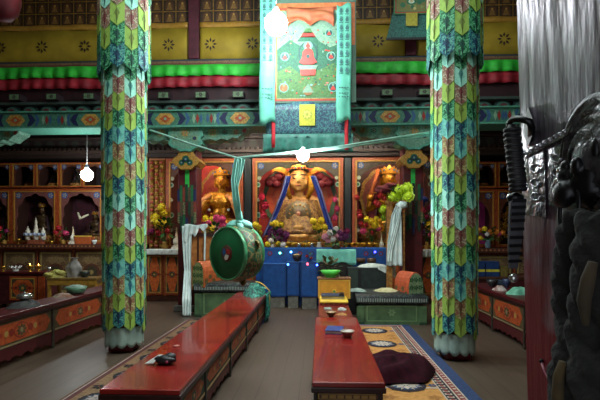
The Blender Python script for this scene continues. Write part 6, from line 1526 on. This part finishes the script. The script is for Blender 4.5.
def scf(b):
    def T(pts, r):     # three cloths twisted round each other along a path
        P_ = [dp(*q) for q in pts]; n = len(P_)
        for k in range(3):
            path = []; rad = []
            for m in range((n - 1) * 6 + 1):
                f = m / 6; a = min(int(f), n - 2); q = P_[a].lerp(P_[a + 1], f - a); rr_ = r[a] + (r[a + 1] - r[a]) * (f - a); t_ = k * 2 * PI / 3 + m * .42
                path.append(q + V((math.cos(t_) * rr_ * .55, math.sin(t_) * rr_ * .55, 0))); rad.append(rr_ * (.62 + .08 * math.sin(m * 1.3 + k)))
            b.tube(path, rad, 10, 0)
    T([(578, 212, .05), (569, 232, .05), (566, 262, .05), (566, 290, .05), (568, 318, .05), (575, 345, .05)], [.022, .022, .024, .026, .026, .03])
    T([(596, 215, .045), (594, 250, .05), (590, 285, .055), (586, 318, .055), (582, 345, .05)], [.03, .034, .032, .03, .03])
    T([(604, 220, .03), (606, 270, .03), (602, 320, .035)], [.04, .045, .04])
    b.ell(dp(578, 345, .045), (.035, .05, .035), 0, 14, 10)
    T([(578, 352, .045), (577, 375, .045), (577, 400, .045), (577, 430, .045)], [.04, .046, .05, .052])
    T([(600, 345, .035), (602, 375, .035), (604, 430, .035)], [.045, .05, .055])
body('scarf_folds', scf, .005, [KH], t, 1)
b = MB(); b.tube([dp(593, 262, .1), dp(588, 280, .105), dp(584, 300, .105), dp(586, 325, .1)], [.008, .012, .012, .006], 10, 0); b.build('ochre_fold', [mat('#3a2f1a', .9, 0, '#261e10', 12)], t)
b = MB(); b.tube([dp(563, 362, .09), dp(559, 376, .095), dp(558, 395, .095), dp(557, 420, .09)], [.008, .011, .012, .012], 10, 0); b.build('ochre_edge', [mat('#4a3816', .9, 0, '#2e240e', 12)], t)
SC.view_settings.exposure = .7
# ---------- light ----------
def area(name, loc, rot, sx, sy, power, col):
    l = bpy.data.lights.new(name, 'AREA'); l.shape = 'RECTANGLE'; l.size = sx; l.size_y = sy; l.energy = power; l.color = col
    o = bpy.data.objects.new(name, l); COL.objects.link(o); o.location = loc; o.rotation_euler = rot; return o
area('skylight_daylight', (-.4, 4.5, ZT + .3), (0, 0, 0), 5.4, 4.4, 215, (.86, 1., .95))
area('doorway_daylight', (-.1, -1.2, 1.7), (PI / 2, 0, 0), 2.2, 2.2, 12, (.93, .97, 1.))
w = bpy.data.worlds.new('world'); SC.world = w; w.use_nodes = True
w.node_tree.nodes['Background'].inputs['Color'].default_value = (.75, .85, 1, 1); w.node_tree.nodes['Background'].inputs['Strength'].default_value = .35
def bulb(px, py, Y, r, label, power, ztop):
    p = at(px, py, Y); t = thing('hanging_bulb', label, 'lamp', p, 'bare hanging bulbs')
    b = MB(); b.ell(p, r, 0, 24, 16); b.build('bulb', [glow('#f4fcff', power)], t)
    b = MB(); b.lathe([(r * .3, r * .9), (r * .32, r * 1.2), (r * .2, r * 1.5), (0, r * 1.5)], p, 14); b.build('socket', [WHITE], t)
    b = MB(); b.tube([p + V((0, 0, r * 1.4)), V((p.x, p.y, ztop))], .007, 6, 0); b.build('wire', [mat('#8a8a86', .5)], t)
    return t
bulb(276, 24, 6.9, .17, 'bright bare bulb hanging in front of the painted scroll', 110, ZT)
bulb(87, 175, 9.3, .12, 'bare bulb hanging on a long wire before the left shrine cabinets', 85, 4.2)
bulb(303, 155.5, 5.76, .075, 'bare bulb hanging from the scarf rope in front of the central statue', 260, 2.5)
t = thing('added_altar_tube', 'unseen fluorescent tube added behind the painted beam to brighten the altar', 'lamp', (-.45, 9.62, 3.72), None)  # invented tube out of view, added to brighten the altar
b = MB(); b.box(-2.3, 1.4, 9.58, 9.66, 3.76, 3.82); b.build('housing', [WHITE], t)
b = MB(); b.tube([(-2.25, 9.62, 3.72), (1.35, 9.62, 3.72)], .02, 10); b.build('tube', [glow('#fff4e2', 75)], t)
for x in (-2.2, 1.3): b = MB(); b.box(x - .02, x + .02, 9.4, 9.64, 3.74, 3.8); b.build('bracket', [WHITE], t)
